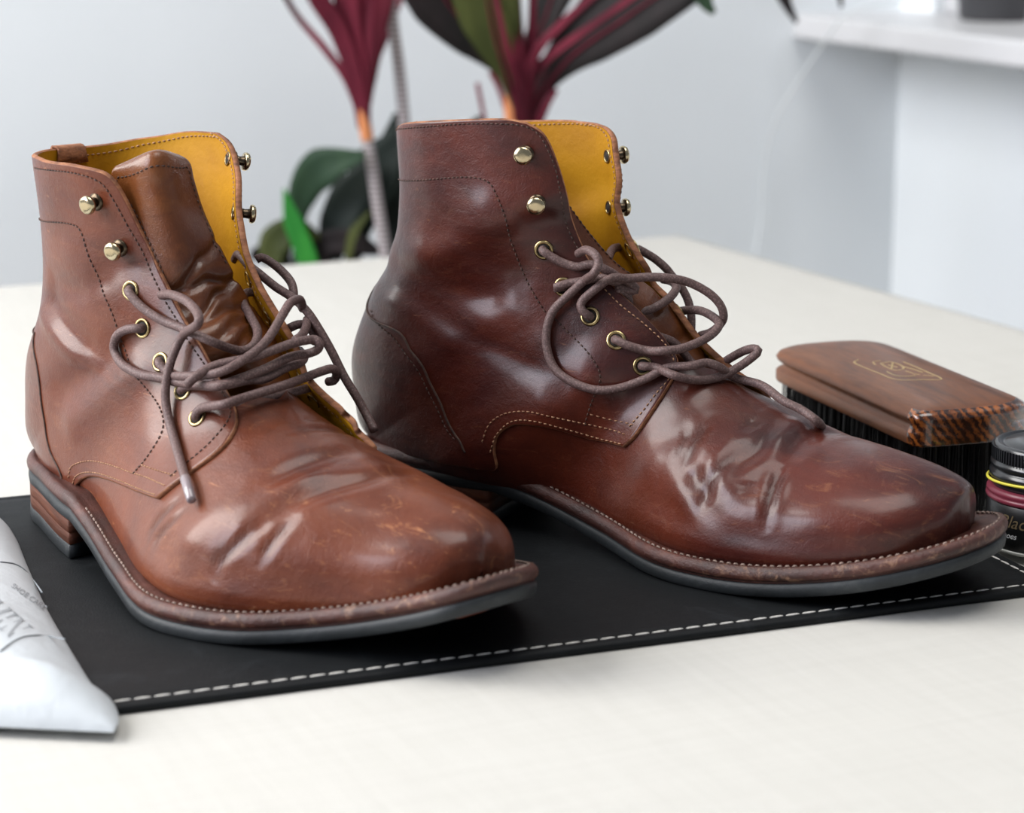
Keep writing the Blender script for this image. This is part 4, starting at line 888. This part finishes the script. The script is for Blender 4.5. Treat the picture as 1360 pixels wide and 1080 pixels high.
# ------------------------------------------------------------------ shoe brush
M['varnish'] = mat('varnished_brown_wood', (.12, .04, .015), .45, coat=.12, spec=.3)
def wood_nodes():
    t = NT(M['varnish']); w = t.n('ShaderNodeTexWave', wave_type='BANDS', bands_direction='Y'); w.inputs['Scale'].default_value = 60; w.inputs['Distortion'].default_value = 9; w.inputs['Detail'].default_value = 4; w.inputs['Detail Scale'].default_value = 2.5
    mp = t.n('ShaderNodeMapping'); mp.inputs['Scale'].default_value = (.15, 1, 1); t.l(t.obj(), mp.inputs[0]); t.l(mp.outputs[0], w.inputs[0])
    c = t.ramp(t.noise(70, 6, .7, .6, stretch=(.25, 1, 1)), [(.3, (.05, .017, .009)), (.55, (.14, .05, .02)), (.8, (.26, .10, .035))])
    c = t.mix(t.math('MULTIPLY', w.outputs['Fac'], .5), c, (.17, .055, .016)); t.color(c)
    t.normal(t.bump(t.noise(300, 5, .7, stretch=(.3, 1, 1)), .0004, .5))
wood_nodes()
def end_grain():
    m = mat('end_grain_wood', (.2, .07, .02), .25, coat=.7); t = NT(m)
    mp = t.n('ShaderNodeMapping'); mp.inputs['Rotation'].default_value = (.75, .2, .3); t.l(t.obj(), mp.inputs[0])
    w = t.n('ShaderNodeTexWave', wave_type='BANDS', bands_direction='Y'); w.inputs['Scale'].default_value = 95; w.inputs['Distortion'].default_value = 7; w.inputs['Detail'].default_value = 6; w.inputs['Detail Scale'].default_value = 2.2; w.inputs['Detail Roughness'].default_value = .8; t.l(mp.outputs[0], w.inputs[0])
    g = t.ramp(t.noise(45, 5, .7), [(.35, (.15, .15, .15)), (.65, WH)])
    t.color(t.ramp(t.math('MULTIPLY', w.outputs['Fac'], g), [(.12, (.03, .009, .004)), (.35, (.13, .036, .009)), (.75, (.34, .10, .018))])); return m
M['endgrain'] = end_grain()
M['gold'] = mat('worn_gold_print', (.42, .31, .13), .5)
M['hair'] = mat('black_bristle', (.012, .012, .013), .38)
def brush():
    zt = .0505; P0 = at_plane(1217, 549, zt)[:2]; P1 = at_plane(1020, 460, zt)[:2]; e1 = (P1-P0)/np.linalg.norm(P1-P0); e2 = np.array([e1[1], -e1[0]])
    Lb, Wb = np.linalg.norm(P1-P0)+.006, .062
    root = empty('shoe_brush', (*(P0+e1*Lb/2+e2*Wb/2), TZ), math.atan2(e1[1], e1[0])); tag(root, 'wooden shoe brush with black bristles lying on the cloth behind the dark boot', 'brush')
    # outline, x along the brush (0 at the near end), y across (negative is e2 side)
    out = []
    def add(x, y): out.append((x-Lb/2, -(y-Wb/2)))
    for x, y in ((.003, .0012), (.0008, .004), (.0, .010), (-.0012, .031), (-.0005, .045), (.0055, .0575), (.010, .061), (.018, .062)): add(x, y)
    for x in np.linspace(.03, Lb-.03, 8): add(x, Wb)
    for k in range(1, 14):
        a = math.pi/2*(1-k/7); add(Lb-.026+.026*math.copysign(abs(math.cos(a))**.62, 1), Wb/2+Wb/2*math.copysign(abs(math.sin(a))**.75, math.sin(a)))
    for x in np.linspace(Lb-.03, .02, 9): add(x, .0)
    add(.008, .0003)
    out = np.array(out); area2 = (out[:, 0]*np.roll(out[:, 1], -1)-np.roll(out[:, 0], -1)*out[:, 1]).sum()
    if area2 < 0: out = out[::-1]
    n = len(out); h0 = zt-TZ
    prof = [(.004, -.0158), (.0008, -.0158), (.0, -.0150), (.0, -.0105), (.0008, -.0098), (.0028, -.0085), (.0030, -.0072), (.0012, -.0058), (.0002, -.0048), (.0, -.0036), (.0010, -.0018), (.0038, -.0005), (.009, .0), (.016, .0006)]
    c = out.mean(0)
    def ins(d):
        hx, hy = Lb/2, Wb/2
        return np.c_[out[:, 0]*(hx-d)/hx, out[:, 1]*(hy-d)/hy]
    V = np.vstack([np.c_[ins(d if True else 0), np.full(n, h0+z)] for d, z in prof]); F = []; FM = []
    # the end face is flat: no groove there
    for k, (d, z) in enumerate(prof):
        for i in range(n):
            if out[i, 0] < -Lb/2+.007 and d < .0035: V[k*n+i, :2] = ins(.0004 if z > -.003 else 0)[i]
    for k in range(len(prof)-1):
        for i in range(n):
            j = (i+1) % n; F.append((k*n+i, k*n+j, (k+1)*n+j, (k+1)*n+i)); FM.append(1 if max(out[i, 0], out[j, 0]) < -Lb/2+.0125 and k < 11 else 0)
    F.append(tuple(range(n))[::-1]); FM.append(0); F.append(tuple((len(prof)-1)*n+i for i in range(n))); FM.append(0)
    mesh('handle', V, F, [M['varnish'], M['endgrain']], root, True, FM)
    # bristle tufts
    rnd = random.Random(5); tufts = []
    for q in range(4):
        mb = MB()
        for s in range(26):
            r0 = .0019*math.sqrt(rnd.random()); a = rnd.random()*6.283; bx, by = r0*math.cos(a), r0*math.sin(a); sp = 1.5+rnd.random()*.35
            tx, ty_ = bx*sp+rnd.uniform(-.0004, .0004), by*sp+rnd.uniform(-.0004, .0004); r = .00019; hh = h0-.0150; top = hh+.001; mid = hh*.5
            V = []
            for (x, y, z, rr) in ((bx, by, top, r), ((bx+tx)/2+rnd.uniform(-.0002, .0002), (by+ty_)/2, mid, r*.95), (tx, ty_, rnd.uniform(0, .0012), r*.5)):
                for k in range(3): V.append((x+rr*math.cos(k*2.094+a), y+rr*math.sin(k*2.094+a), z))
            mb.add(V, [(k, (k+1) % 3, 3+(k+1) % 3, 3+k) for k in range(3)]+[(3+k, 3+(k+1) % 3, 6+(k+1) % 3, 6+k) for k in range(3)])
        o = mb.build('bristle_tuft', M['hair'], root, True); tufts.append(o.data); bpy.data.objects.remove(o)
    xs = np.linspace(-Lb/2+.0065, Lb/2-.0075, 22); ys = np.linspace(-Wb/2+.006, Wb/2-.006, 9)
    for i, x in enumerate(xs):
        for j, y in enumerate(ys):
            if x > Lb/2-.022 and abs(y) > (Wb/2-.004)*math.sqrt(max(0, 1-((x-(Lb/2-.022))/.024)**2)): continue
            o = bpy.data.objects.new('bristle_tuft', tufts[rnd.randrange(4)]); COL.objects.link(o); o.parent = root
            sx = (x/(Lb/2))*.10; sy = (y/(Wb/2))*.16
            o.location = (x+(rnd.random()-.5)*.0008, y+(rnd.random()-.5)*.0008, 0); o.rotation_euler = (-sy*.8, sx*1.0, rnd.random()*6.28)
            o.location.x -= math.sin(sx)*h0*.0; o.location.z = .0012
            # pivot at the top: shift the foot outwards
            o.location.x += 0; 
            o.rotation_euler = (0, 0, rnd.random()*6.28); o.scale = (1.12, 1.12, 1)
    # gold crest printed on the top
    fr = Frame(root.location.x, root.location.y, root.rotation_euler.z, TZ)
    def on_top(pts): return np.array([np.r_[fr.loc(at_plane(x, y, zt+.0009))[:2], h0+.00072] for x, y in pts])
    mb_V, mb_F = [], []
    def stroke(pts, r, closed=False):
        P = on_top(pts); P = np.vstack([P, P[:1]]) if closed else P; P = cr(P, 12*len(P)); V, F = tube(P, r, 6); b = len(mb_V); mb_V.extend(V*[1, 1, 1]); mb_F.extend([tuple(b+i for i in f) for f in F])
    stroke([(1140, 477), (1135, 481), (1150, 488), (1170, 496), (1185, 502), (1200, 504), (1225, 503.5), (1248, 503.5), (1249, 501), (1238, 496), (1215, 486), (1200, 480)], .00042)
    stroke([(1170, 482), (1182, 480), (1196, 484), (1200, 489), (1190, 491), (1178, 487)], .0004, True); stroke([(1180, 484), (1192, 487)], .0005); stroke([(1186, 481), (1184, 490)], .0004)
    stroke([(1200, 486), (1214, 490), (1226, 494)], .00045); stroke([(1203, 492), (1215, 496), (1222, 497)], .0004); stroke([(1178, 493), (1190, 498), (1205, 499), (1216, 498)], .0004); stroke([(1163, 484), (1160, 480), (1170, 478)], .00035); stroke([(1226, 498), (1234, 498), (1240, 499)], .0004)
    mb_V = [np.array([v[0], v[1], h0+.0006+(v[2]-h0-.0006)*.25]) for v in mb_V]; mesh('gold_crest', mb_V, mb_F, M['gold'], root)
brush()

# ------------------------------------------------------------------ polish jar
M['jar_black'] = mat('black_glossy_plastic', (.012, .013, .015), .28, coat=.3); M['jar_label'] = mat('black_paper_label', (.006, .006, .007), .35)
M['jar_red'] = mat('wine_red_rubber', (.20, .028, .05), .38); M['jar_yellow'] = mat('yellow_seal', (.62, .55, .05), .45); M['white_ink'] = mat('white_ink', (.7, .7, .72), .6)
M['gold_ink'] = mat('dull_gold_ink', (.20, .145, .08), .45, metal=.2); M['glass_rim'] = mat('pale_glass_foot', (.5, .5, .46), .15, coat=.5)
def text_pts(s, size, extr=0):
    cu = bpy.data.curves.new('t', 'FONT'); cu.body = s; cu.size = size; cu.resolution_u = 3
    o = bpy.data.objects.new('t', cu); COL.objects.link(o); dg = bpy.context.evaluated_depsgraph_get(); me = bpy.data.meshes.new_from_object(o.evaluated_get(dg))
    V = np.array([v.co for v in me.vertices]); F = [tuple(p.vertices) for p in me.polygons]; bpy.data.objects.remove(o); return V, F
def jar():
    c = np.array([.2275, .985, 0]); root = empty('polish_jar', c); tag(root, 'black jar of shoe polish with wine-red and yellow rings cut off at the right edge', 'jar')
    n = np.array([0, 0, 1.]); t = np.array([1., 0, 0]); o0 = np.zeros(3)
    def lat(name, prof, m, par=root, nu=72):
        V, F = lathe(o0, n, t, [(r_, z_*.9 if z_ > .0235 else z_*.9) for r_, z_ in prof], nu); return mesh(name, V, F, m, par)
    lat('jar_foot', [(.020, .0), (.0246, .0), (.0256, .0008), (.0256, .0018), (.0250, .0022)], M['glass_rim'])
    lat('label', [(.0248, .0019), (.0254, .0022), (.0254, .0228), (.0248, .0234)], M['jar_label'])
    lat('rubber_ring', [(.0245, .0232), (.0258, .0236), (.0262, .0246), (.0260, .0256), (.0253, .0261), (.0259, .0268), (.0259, .0280), (.0252, .0292), (.0240, .0296)], M['jar_red'])
    lat('jar_neck', [(.0225, .0292), (.0238, .0296), (.0242, .0330), (.0225, .0335)], M['jar_black'])
    V, F = ring_mesh(np.array([0, 0, .0293]), np.array([.05, .05, .9975]), t, .0257, .00062, 80, 8, 1); mesh('seal_ring', V, F, M['jar_yellow'], root)
    lat('lid', [(.020, .0333), (.0246, .0333), (.0251, .0340), (.0251, .0362), (.0240, .0372), (.0236, .0378), (.0240, .0386), (.0247, .0392), (.0247, .0408), (.0238, .0414), (.0236, .0422), (.0238, .0486), (.0230, .0496), (.0212, .0498), (.0206, .0490), (.0192, .0489), (.0186, .0497), (.0100, .0500)], M['jar_black'])
    mb = MB()
    for k in range(96):
        a = 2*math.pi*k/96; R = Matrix.Rotation(a, 3, 'Z'); mb.box(tuple(R @ Vector((.0240, 0, .0407))), (.0005, .00038, .0027), 0, R)
    o = mb.build('lid_grip', M['jar_black'], root); tag(o, kind='stuff')
    def wrap(name, s, size, a0, z0, m, shear=.25, par=root):
        V, F = text_pts(s, size); R = .02555; x = V[:, 0]+V[:, 1]*shear; a = a0+x/R
        mesh(name, np.c_[R*np.cos(a), R*np.sin(a), z0+V[:, 1]], F, m, par, False)
    wrap('label_text', 'Black', .0078, math.radians(-152), .0118, M['gold_ink'], .35); wrap('label_text', 'for shoes', .0036, math.radians(-162), .0072, M['white_ink'], .35)
    V, F = ring_mesh(np.array([-.004, -.001, .0451]), n, t, .0030, .0003, 24, 6, .5); mesh('lid_emblem', V, F, M['gold_ink'], root)
jar()

# ------------------------------------------------------------------ white pouch
def pouch_mat():
    m = mat('white_pouch_fabric', (.55, .585, .61), .5, spec=.3); t = NT(m)
    t.normal(t.bump(t.noise(25, 4, .55, .6), .004, .45, t.bump(t.noise(900, 2), .0002, .4))); return m
M['pouch'] = pouch_mat(); M['grey_ink'] = mat('grey_ink', (.30, .32, .34), .6); M['grey_seam'] = mat('grey_seam', (.22, .24, .26), .7)
def pouch():
    pts = [(0, 683), (9, 688), (22, 708), (36, 742), (60, 795), (90, 847), (127, 905), (148, 919)]
    R = np.array([at_plane(x, y, .004)[:2] for x, y in pts]); tip = at_plane(158, 950, .002)[:2]; f2 = at_plane(151, 971, .001)[:2]
    ax = R[6]-R[1]; ax /= np.linalg.norm(ax); lf = np.array([ax[1], -ax[0]]); lf = lf if lf[0] < 0 else -lf
    side = np.vstack([R[0]-ax*.02, R, tip, f2]); nr = 70; side = cr(side, nr); nc = 60; wdt = .16
    root_o = side.mean(0)+lf*wdt/2
    G = np.zeros((nr, nc, 3)); rs = np.random.RandomState(4)
    front_dir = (at_plane(0, 964, .001)[:2]-f2); front_dir /= np.linalg.norm(front_dir)
    for i in range(nr):
        v = i/(nr-1); d = lf*(1-np.clip((v-.75)/.25, 0, 1))+front_dir*np.clip((v-.75)/.25, 0, 1); d /= np.linalg.norm(d)
        for j in range(nc):
            u = j/(nc-1); x = u**1.5*wdt; hside = 1-(1-min(1, x/.035))**2.2
            hf = 1-(max(0, (v-.86))/.14)**2.6; hb = 1-max(0, .08-v)/.08
            H_ = .0135*hside**.8*max(0, hf)**.5*hb*min(1, .55+.45*min(1, (1-u)/.05)) if u < .95 else .0135*hf*(1-u)/.05
            # folds near the front
            fold = .0022*math.sin(v*21+u*5)*np.exp(-((v-.90)/.07)**2)*min(1, x/.02)+.0016*math.sin(u*9+v*6)*hside*np.exp(-((v-.5)/.4)**2)
            p = side[i]+d*x; G[i, j] = (*p, max(.0006, .0008+H_+fold*max(0, hf)))
    V = G.reshape(-1, 3); Bt = V.copy(); Bt[:, 2] = .0003; q = nr*nc
    F = grid_faces(nr, nc).tolist(); F2 = [[x+q for x in f[::-1]] for f in F]; ii = np.arange(q).reshape(nr, nc); lp = np.r_[ii[0], ii[1:, -1], ii[-1, -2::-1], ii[-2:0:-1, 0]].tolist()
    F = F+F2+[(lp[k], lp[k]+q, lp[(k+1) % len(lp)]+q, lp[(k+1) % len(lp)]) for k in range(len(lp))]
    r0 = empty('shoe_care_pouch', (*root_o, .0003)); tag(r0, 'crumpled white shoe care pouch with grey lettering in the lower left corner', 'pouch')
    off = np.array([*root_o, .0003]); mesh('pouch_body', np.vstack([V, Bt])-off, F, M['pouch'], r0)
    bv = BVHTree.FromPolygons([tuple(v) for v in V], [tuple(f) for f in grid_faces(nr, nc).tolist()])
    def onb(x, y, lift=.0002):
        o, d = ray(x, y); loc, nn, _, _ = bv.ray_cast(Vector(o), Vector(d))
        if loc is None: return at_plane(x, y, .012)-off
        return np.array(loc)+np.array([0, 0, lift])-off
    for pts in ([(0, 747), (10, 748), (20, 750), (32, 757), (45, 772), (56, 787)], [(0, 866), (14, 855), (30, 847), (48, 844.5), (66, 846), (86, 849)]):
        V, F = tube(cr(np.array([onb(*p) for p in pts]), 60), .0003, 5); mesh('seam_line', V, F, M['grey_seam'], r0)
    # lettering laid on the cloth: picture baseline and cap height vectors
    def lay(name, V2, F2, org, ex, ey, m):
        P = np.array([onb(org[0]+ex[0]*x+ey[0]*y, org[1]+ex[1]*x+ey[1]*y, .00035) for x, y in V2]); mesh(name, P, F2, m, r0, False)
    V, F = text_pts('SHOE CARE', 1.0); w = V[:, 0].max(); 
    lay('lettering', V[:, :2], F, (14, 780), (44/w, 31/w), (7.0, -7.0), M['grey_ink'])
    # big serif letters
    st = []
    def bar(x0, y0, x1, y1, w_): st.append([(x0-w_/2, y0), (x0+w_/2, y0), (x1+w_/2, y1), (x1-w_/2, y1)])
    x = 0
    bar(.05, 0, .05, 1, .05); bar(.07, .98, .42, .02, .15); bar(.42, .02, .78, .98, .05); bar(.80, 0, .80, 1, .16)      # M
    for c_ in (.05, .8): bar(c_, 0, c_, .05, .34); bar(c_, .95, c_, 1, .3)
    bar(1.25, 0, 1.25, 1, .16); bar(1.25, 0, 1.25, .05, .4); bar(1.25, .95, 1.25, 1, .4)                                 # I
    bar(1.70, 0, 1.70, 1, .05); bar(1.70, 1, 2.35, 0, .17); bar(2.35, 0, 2.35, 1, .05); bar(1.68, .95, 1.68, 1, .32); bar(2.35, .95, 2.35, 1, .3); bar(1.7, 0, 1.7, .05, .3)  # N
    V2 = []; F2 = []
    for s in st: b = len(V2); V2 += s; F2.append((b, b+1, b+2, b+3))
    lay('lettering', np.array(V2)-[2.35, 1], F2, (41, 832), (17, 14.5), (30, -14), M['grey_ink'])
pouch()

# ------------------------------------------------------------------ plants, cable, sill pot
def leafmat(name, a, b, rough=.6):
    m = mat(name, a, rough, spec=.18); t = NT(m); t.color(t.ramp(t.noise(25, 3, .5, stretch=(1, 1, .4)), [(.35, a), (.65, b)])); return m
M['burgundy'] = leafmat('burgundy_leaf', (.075, .008, .018), (.15, .015, .032)); M['dark_leaf'] = leafmat('dark_leaf', (.010, .010, .010), (.022, .016, .017))
M['olive_leaf'] = leafmat('olive_leaf', (.035, .045, .012), (.065, .075, .02)); M['green_leaf'] = leafmat('deep_green_leaf', (.018, .04, .022), (.035, .068, .035)); M['bright_leaf'] = leafmat('bright_green_leaf', (.02, .17, .025), (.04, .26, .03))
M['slate_leaf'] = leafmat('charcoal_green_leaf', (.010, .016, .013), (.022, .030, .026))
def stemmat():
    m = mat('ringed_grey_stem', (.3, .27, .27), .8); t = NT(m); w = t.n('ShaderNodeTexWave', wave_type='BANDS', bands_direction='Z'); w.inputs['Scale'].default_value = 75; w.inputs['Distortion'].default_value = 1.5; t.l(t.obj(), w.inputs[0])
    t.color(t.ramp(w.outputs['Fac'], [(.1, (.16, .135, .135)), (.5, (.40, .36, .365))])); return m
M['stem'] = stemmat(); M['orange_stem'] = mat('orange_young_stem', (.55, .20, .07), .6); M['pot'] = mat('dark_ceramic_pot', (.05, .05, .055), .4); M['soil'] = mat('soil', (.03, .02, .015), .9)
def leaf(par, pts, widths, m, roll=.3, name='leaf', rib=None):
    """pts: (px,py,depth); widths in picture pixels at the same stations"""
    P = cr(np.array([at_depth(*p) for p in pts]), 26); w = np.interp(np.linspace(0, 1, 26), np.linspace(0, 1, len(widths)), widths)*pts[0][2]/FPX
    T = np.gradient(P, axis=0); T /= np.linalg.norm(T, axis=1)[:, None]; view = np.array([0, 1., 0]); S_ = np.cross(T, view); S_ /= np.linalg.norm(S_, axis=1)[:, None]; N_ = np.cross(S_, T)
    A_ = S_*math.cos(roll)+N_*math.sin(roll); Nn = np.cross(A_, T); loc = np.array(par.location); V = []
    for k in (-1, -.5, 0, .5, 1): V.append(P+A_*(w*k/2)[:, None]-Nn*(w*.10*(abs(k)-.5))[:, None]-loc)
    V = np.stack(V, 1).reshape(-1, 3); o = mesh(name, V, grid_faces(26, 5), m, par); s = o.modifiers.new('thickness', 'SOLIDIFY'); s.thickness = .0008
    if rib:
        V, F = tube(P-loc-Nn*.0006, np.linspace(.0022, .0006, 26), 6); mesh('midrib', V, F, M[rib], o)
    return o
def stem(par, pts, r, m, name='stem'):
    P = cr(np.array([at_depth(*p) for p in pts]), 40)-np.array(par.location); V, F = tube(P, np.linspace(r[0], r[1], 40), 12); return mesh(name, V, F, m, par)
def pot(par, r, h, loc):
    n, t = np.array([0, 0, 1.]), np.array([1., 0, 0]); V, F = lathe(np.array(loc), n, t, [(r*.7, 0), (r*.75, .004), (r*.97, h*.92), (r, h*.92), (r, h), (r*.92, h), (r*.9, h*.90)], 40); mesh('pot', V, F, M['pot'], par)
    V, F = lathe(np.array(loc)+np.array([0, 0, h*.88]), n, t, [(r*.9, 0), (r*.88, .006)], 32); mesh('soil', V, F, M['soil'], par)
def plants():
    D = 1.87
    # cordyline -----------------------------------------------------------------
    b = at_depth(600, 400, D); root = empty('cordyline_plant', (b[0], D, -.75)); tag(root, 'tall burgundy-leaved plant with ringed grey stems behind the boots', 'plant', None)
    # pot stands on the floor with a tall collar of soil
    pot(root, .075, .34, (0, 0, 0)); Z0 = -.75+.31
    def down(px, py): o = at_depth(px, py, D); return o
    loc = np.array(root.location)
    def trunk(pts, r, foot):
        P = [np.array([b[0]+foot, D, Z0])]+[at_depth(*p) for p in pts]; P = cr(np.array(P), 60)-loc; V, F = tube(P, np.linspace(r[0], r[1], 60), 12); mesh('stem', V, F, M['stem'], root)
    trunk([(520, 420, D), (513, 345, D), (503, 280, D), (494, 220, D), (487, 180, D)], (.0062, .0046), -.03)
    trunk([(552, 360, D+.01), (543, 240, D+.01), (537, 165, D+.01), (530, 90, D+.01), (522, 30, D+.01), (516, -40, D+.01), (514, -90, D+.01)], (.0055, .0044), 0)
    trunk([(650, 420, D), (664, 300, D), (674, 220, D), (680, 165, D)], (.0060, .0046), .03)
    stem(root, [(488, 186, D), (484, 160, D), (480, 140, D)], (.0050, .0048), M['orange_stem'], 'young_stem')
    stem(root, [(680, 170, D), (679, 140, D), (680, 120, D)], (.0055, .0055), M['orange_stem'], 'young_stem')
    # first crown
    for pts, w in (([(483, 168, D), (462, 108, D), (432, 65, D), (398, 25, D), (376, -10, D-.02)], [8, 12, 11, 9, 8]), ([(482, 170, D), (473, 110, D-.01), (452, 45, D-.02), (425, 0, D-.03), (405, -40, D-.04)], [14, 22, 26, 28, 30]),
                   ([(484, 172, D), (478, 110, D-.01), (466, 40, D-.02), (456, -30, D-.03)], [16, 26, 32, 36]), ([(485, 172, D), (482, 110, D-.01), (482, 40, D-.02), (484, -30, D-.02)], [16, 24, 30, 34]),
                   ([(484, 165, D), (489, 105, D), (500, 40, D), (512, -30, D)], [10, 24, 30, 40]), ([(482, 150, D+.01), (492, 95, D+.02), (512, 40, D+.03), (530, -20, D+.04)], [8, 14, 18, 26])):
        leaf(root, pts, w, M['burgundy'], .25)
    # second crown: stalks and big dark blades
    for pts, w, m, rib in (([(690, 160, D), (668, 110, D), (648, 70, D-.02), (600, 10, D-.04), (560, -50, D-.06)], [5, 8, 64, 96, 90], 'dark_leaf', 'burgundy'), ([(690, 158, D), (674, 105, D-.02), (655, 40, D-.04), (640, -40, D-.06)], [5, 24, 80, 100], 'olive_leaf', 'burgundy'),
                      ([(700, 165, D), (720, 125, D-.01), (760, 75, D-.02), (830, 25, D-.03), (910, -30, D-.04)], [5, 22, 62, 78, 74], 'dark_leaf', 'burgundy'), ([(700, 160, D+.01), (730, 90, D+.03), (780, 30, D+.04), (860, -40, D+.05)], [5, 30, 60, 90], 'dark_leaf', 'burgundy'),
                      ([(690, 160, D+.01), (694, 90, D+.02), (722, 30, D+.03), (745, -40, D+.04)], [8, 20, 40, 70], 'dark_leaf', 'burgundy'),
                      ([(645, 165, D), (638, 130, D), (634, 110, D)], [5, 6, 6], 'burgundy', None), ([(676, 160, D), (664, 120, D), (652, 95, D)], [6, 7, 8], 'burgundy', None)):
        leaf(root, pts, w, M[m], .3, 'leaf', rib)
    for pts, w in (([(694, 170, D), (694, 120, D-.02), (690, 60, D-.04), (686, -20, D-.06)], [22, 26, 13, 9]), ([(698, 165, D), (700, 110, D-.02), (706, 50, D-.04), (708, -20, D-.06)], [20, 24, 13, 9]),
                   ([(700, 120, D-.02), (712, 70, D-.05), (748, 30, D-.06), (800, -15, D-.07)], [16, 14, 11, 9]), ([(702, 105, D-.02), (730, 75, D-.05), (778, 40, D-.06), (850, -10, D-.07)], [14, 12, 10, 8]), ([(715, 165, D-.01), (725, 140, D-.02), (738, 118, D-.02)], [12, 12, 9]), ([(704, 165, D), (716, 145, D), (722, 130, D)], [12, 14, 12]),
                   ([(698, 168, D), (688, 115, D-.03), (672, 60, D-.05), (655, -20, D-.06)], [14, 12, 9, 8])):
        leaf(root, pts, w, M['burgundy'], .15, 'leaf_stalk')
    leaf(root, [(925, -60, D-.05), (930, -20, D-.05), (936, 2, D-.05), (948, 18, D-.05)], [10, 30, 26, 8], M['green_leaf'], .3)
    # low green plant --------------------------------------------------------------
    D2 = 1.885; b2 = at_depth(430, 400, D2); r2 = empty('broad_leaf_plant', (b2[0]-.09, D2, -.75)); tag(r2, 'low dark green broad-leaved plant with one bright green blade, behind the table', 'plant')
    pot(r2, .055, .30, (0, 0, 0)); l2 = np.array(r2.location)
    def stalk(px, py, d):
        P = cr(np.array([[b2[0]-.09, D2, -.75+.26], (at_depth(px, py, d)+[b2[0]-.09, D2, -.49])/2+[0, 0, .03], at_depth(px, py, d)]), 24)-l2; V, F = tube(P, .0025, 8); mesh('stalk', V, F, M['slate_leaf'], r2)
    for pts, w, m, rl in (([(395, 320, D2), (400, 265, D2), (425, 225, D2-.02), (485, 205, D2-.03)], [6, 40, 56, 10], 'green_leaf', .2), ([(470, 345, D2+.02), (475, 290, D2+.02), (500, 230, D2+.02), (545, 170, D2+.02)], [20, 60, 74, 20], 'slate_leaf', .25),
                      ([(440, 345, D2+.01), (448, 300, D2+.01), (470, 255, D2+.01), (498, 215, D2+.01)], [30, 52, 60, 10], 'slate_leaf', .3), ([(360, 350, D2), (366, 322, D2), (392, 306, D2), (425, 316, D2)], [30, 46, 36, 10], 'olive_leaf', .2),
                      ([(545, 350, D2+.03), (530, 300, D2+.03), (510, 270, D2+.03), (500, 240, D2+.03)], [40, 60, 40, 8], 'slate_leaf', .3), ([(415, 355, D2), (430, 325, D2), (465, 322, D2), (505, 335, D2)], [40, 34, 36, 10], 'dark_leaf', .2),
                      ([(420, 380, D2-.01), (404, 330, D2-.01), (390, 295, D2-.01), (377, 251, D2-.01)], [24, 30, 28, 3], 'bright_leaf', .2), ([(462, 345, D2-.01), (470, 310, D2-.01), (492, 280, D2-.01)], [10, 14, 4], 'olive_leaf', .2), ([(385, 345, D2+.01), (345, 335, D2+.01), (335, 345, D2+.01)], [30, 30, 8], 'dark_leaf', .2),
                      ([(560, 330, D2+.04), (548, 270, D2+.04), (525, 215, D2+.04), (530, 150, D2+.04)], [50, 60, 60, 14], 'slate_leaf', .3), ([(590, 250, D2+.04), (610, 190, D2+.04), (640, 155, D2+.04)], [30, 34, 8], 'slate_leaf', .3)):
        leaf(r2, pts, w, M[m], rl); stalk(*pts[0])
    # plant on the sill: only its foot and the tips of drooping leaves reach the picture
    pc = at_plane(1322, 26, sz)[:2]; r3 = empty('sill_plant', (*pc, sz)); tag(r3, 'dark potted plant on the white window sill, its leaf tips drooping over the ledge', 'plant'); pot(r3, .044, .10, (0, 0, 0))
    d3 = 1.93
    for pts, w in (([(1010, -120, d3), (1028, -40, d3), (1042, 0, d3), (1058, 30, d3)], [26, 30, 22, 6]), ([(1108, -70, d3), (1114, -20, d3), (1117, 10, d3)], [18, 14, 4])):
        o = leaf(r3, pts, w, M['dark_leaf'], .3)
        P = cr(np.array([[*pc, sz+.09], (np.array([*pc, sz+.13])+at_depth(*pts[0]))/2+[0, 0, .03], at_depth(*pts[0])]), 24)-np.array([*pc, sz]); V, F = tube(P, .002, 8); mesh('stalk', V, F, M['slate_leaf'], r3)
    # cable hanging from the sill
    def onwall(px, py, off):
        o, d = ray(px, py); nrm = np.array([wy[0], wy[1], 0]); c0 = np.array([Cn[0], Cn[1], 0])+nrm*off; s = ((c0-o)@nrm)/(d@nrm); return o+d*s
    pts = [(1230, -5, .16), (1165, 6, .15), (1120, 22, .135), (1092, 60, .10), (1062, 105, .06), (1030, 160, .03), (1015, 220, .012), (1010, 300, .006), (1004, 345, .006), (1000, 460, .006), (998, 600, .006)]
    P = cr(np.array([onwall(*p) for p in pts]), 120); V, F = tube(P, .0012, 8)
    c0 = P.mean(0); o = mesh('white_cable', V-c0, F, mat('white_cable_sheath', (.74, .77, .78), .5)); o.location = c0; tag(o, 'thin white cable looping from the window sill down the wall', 'cable')
plants()
build_boot(A); build_boot(B)
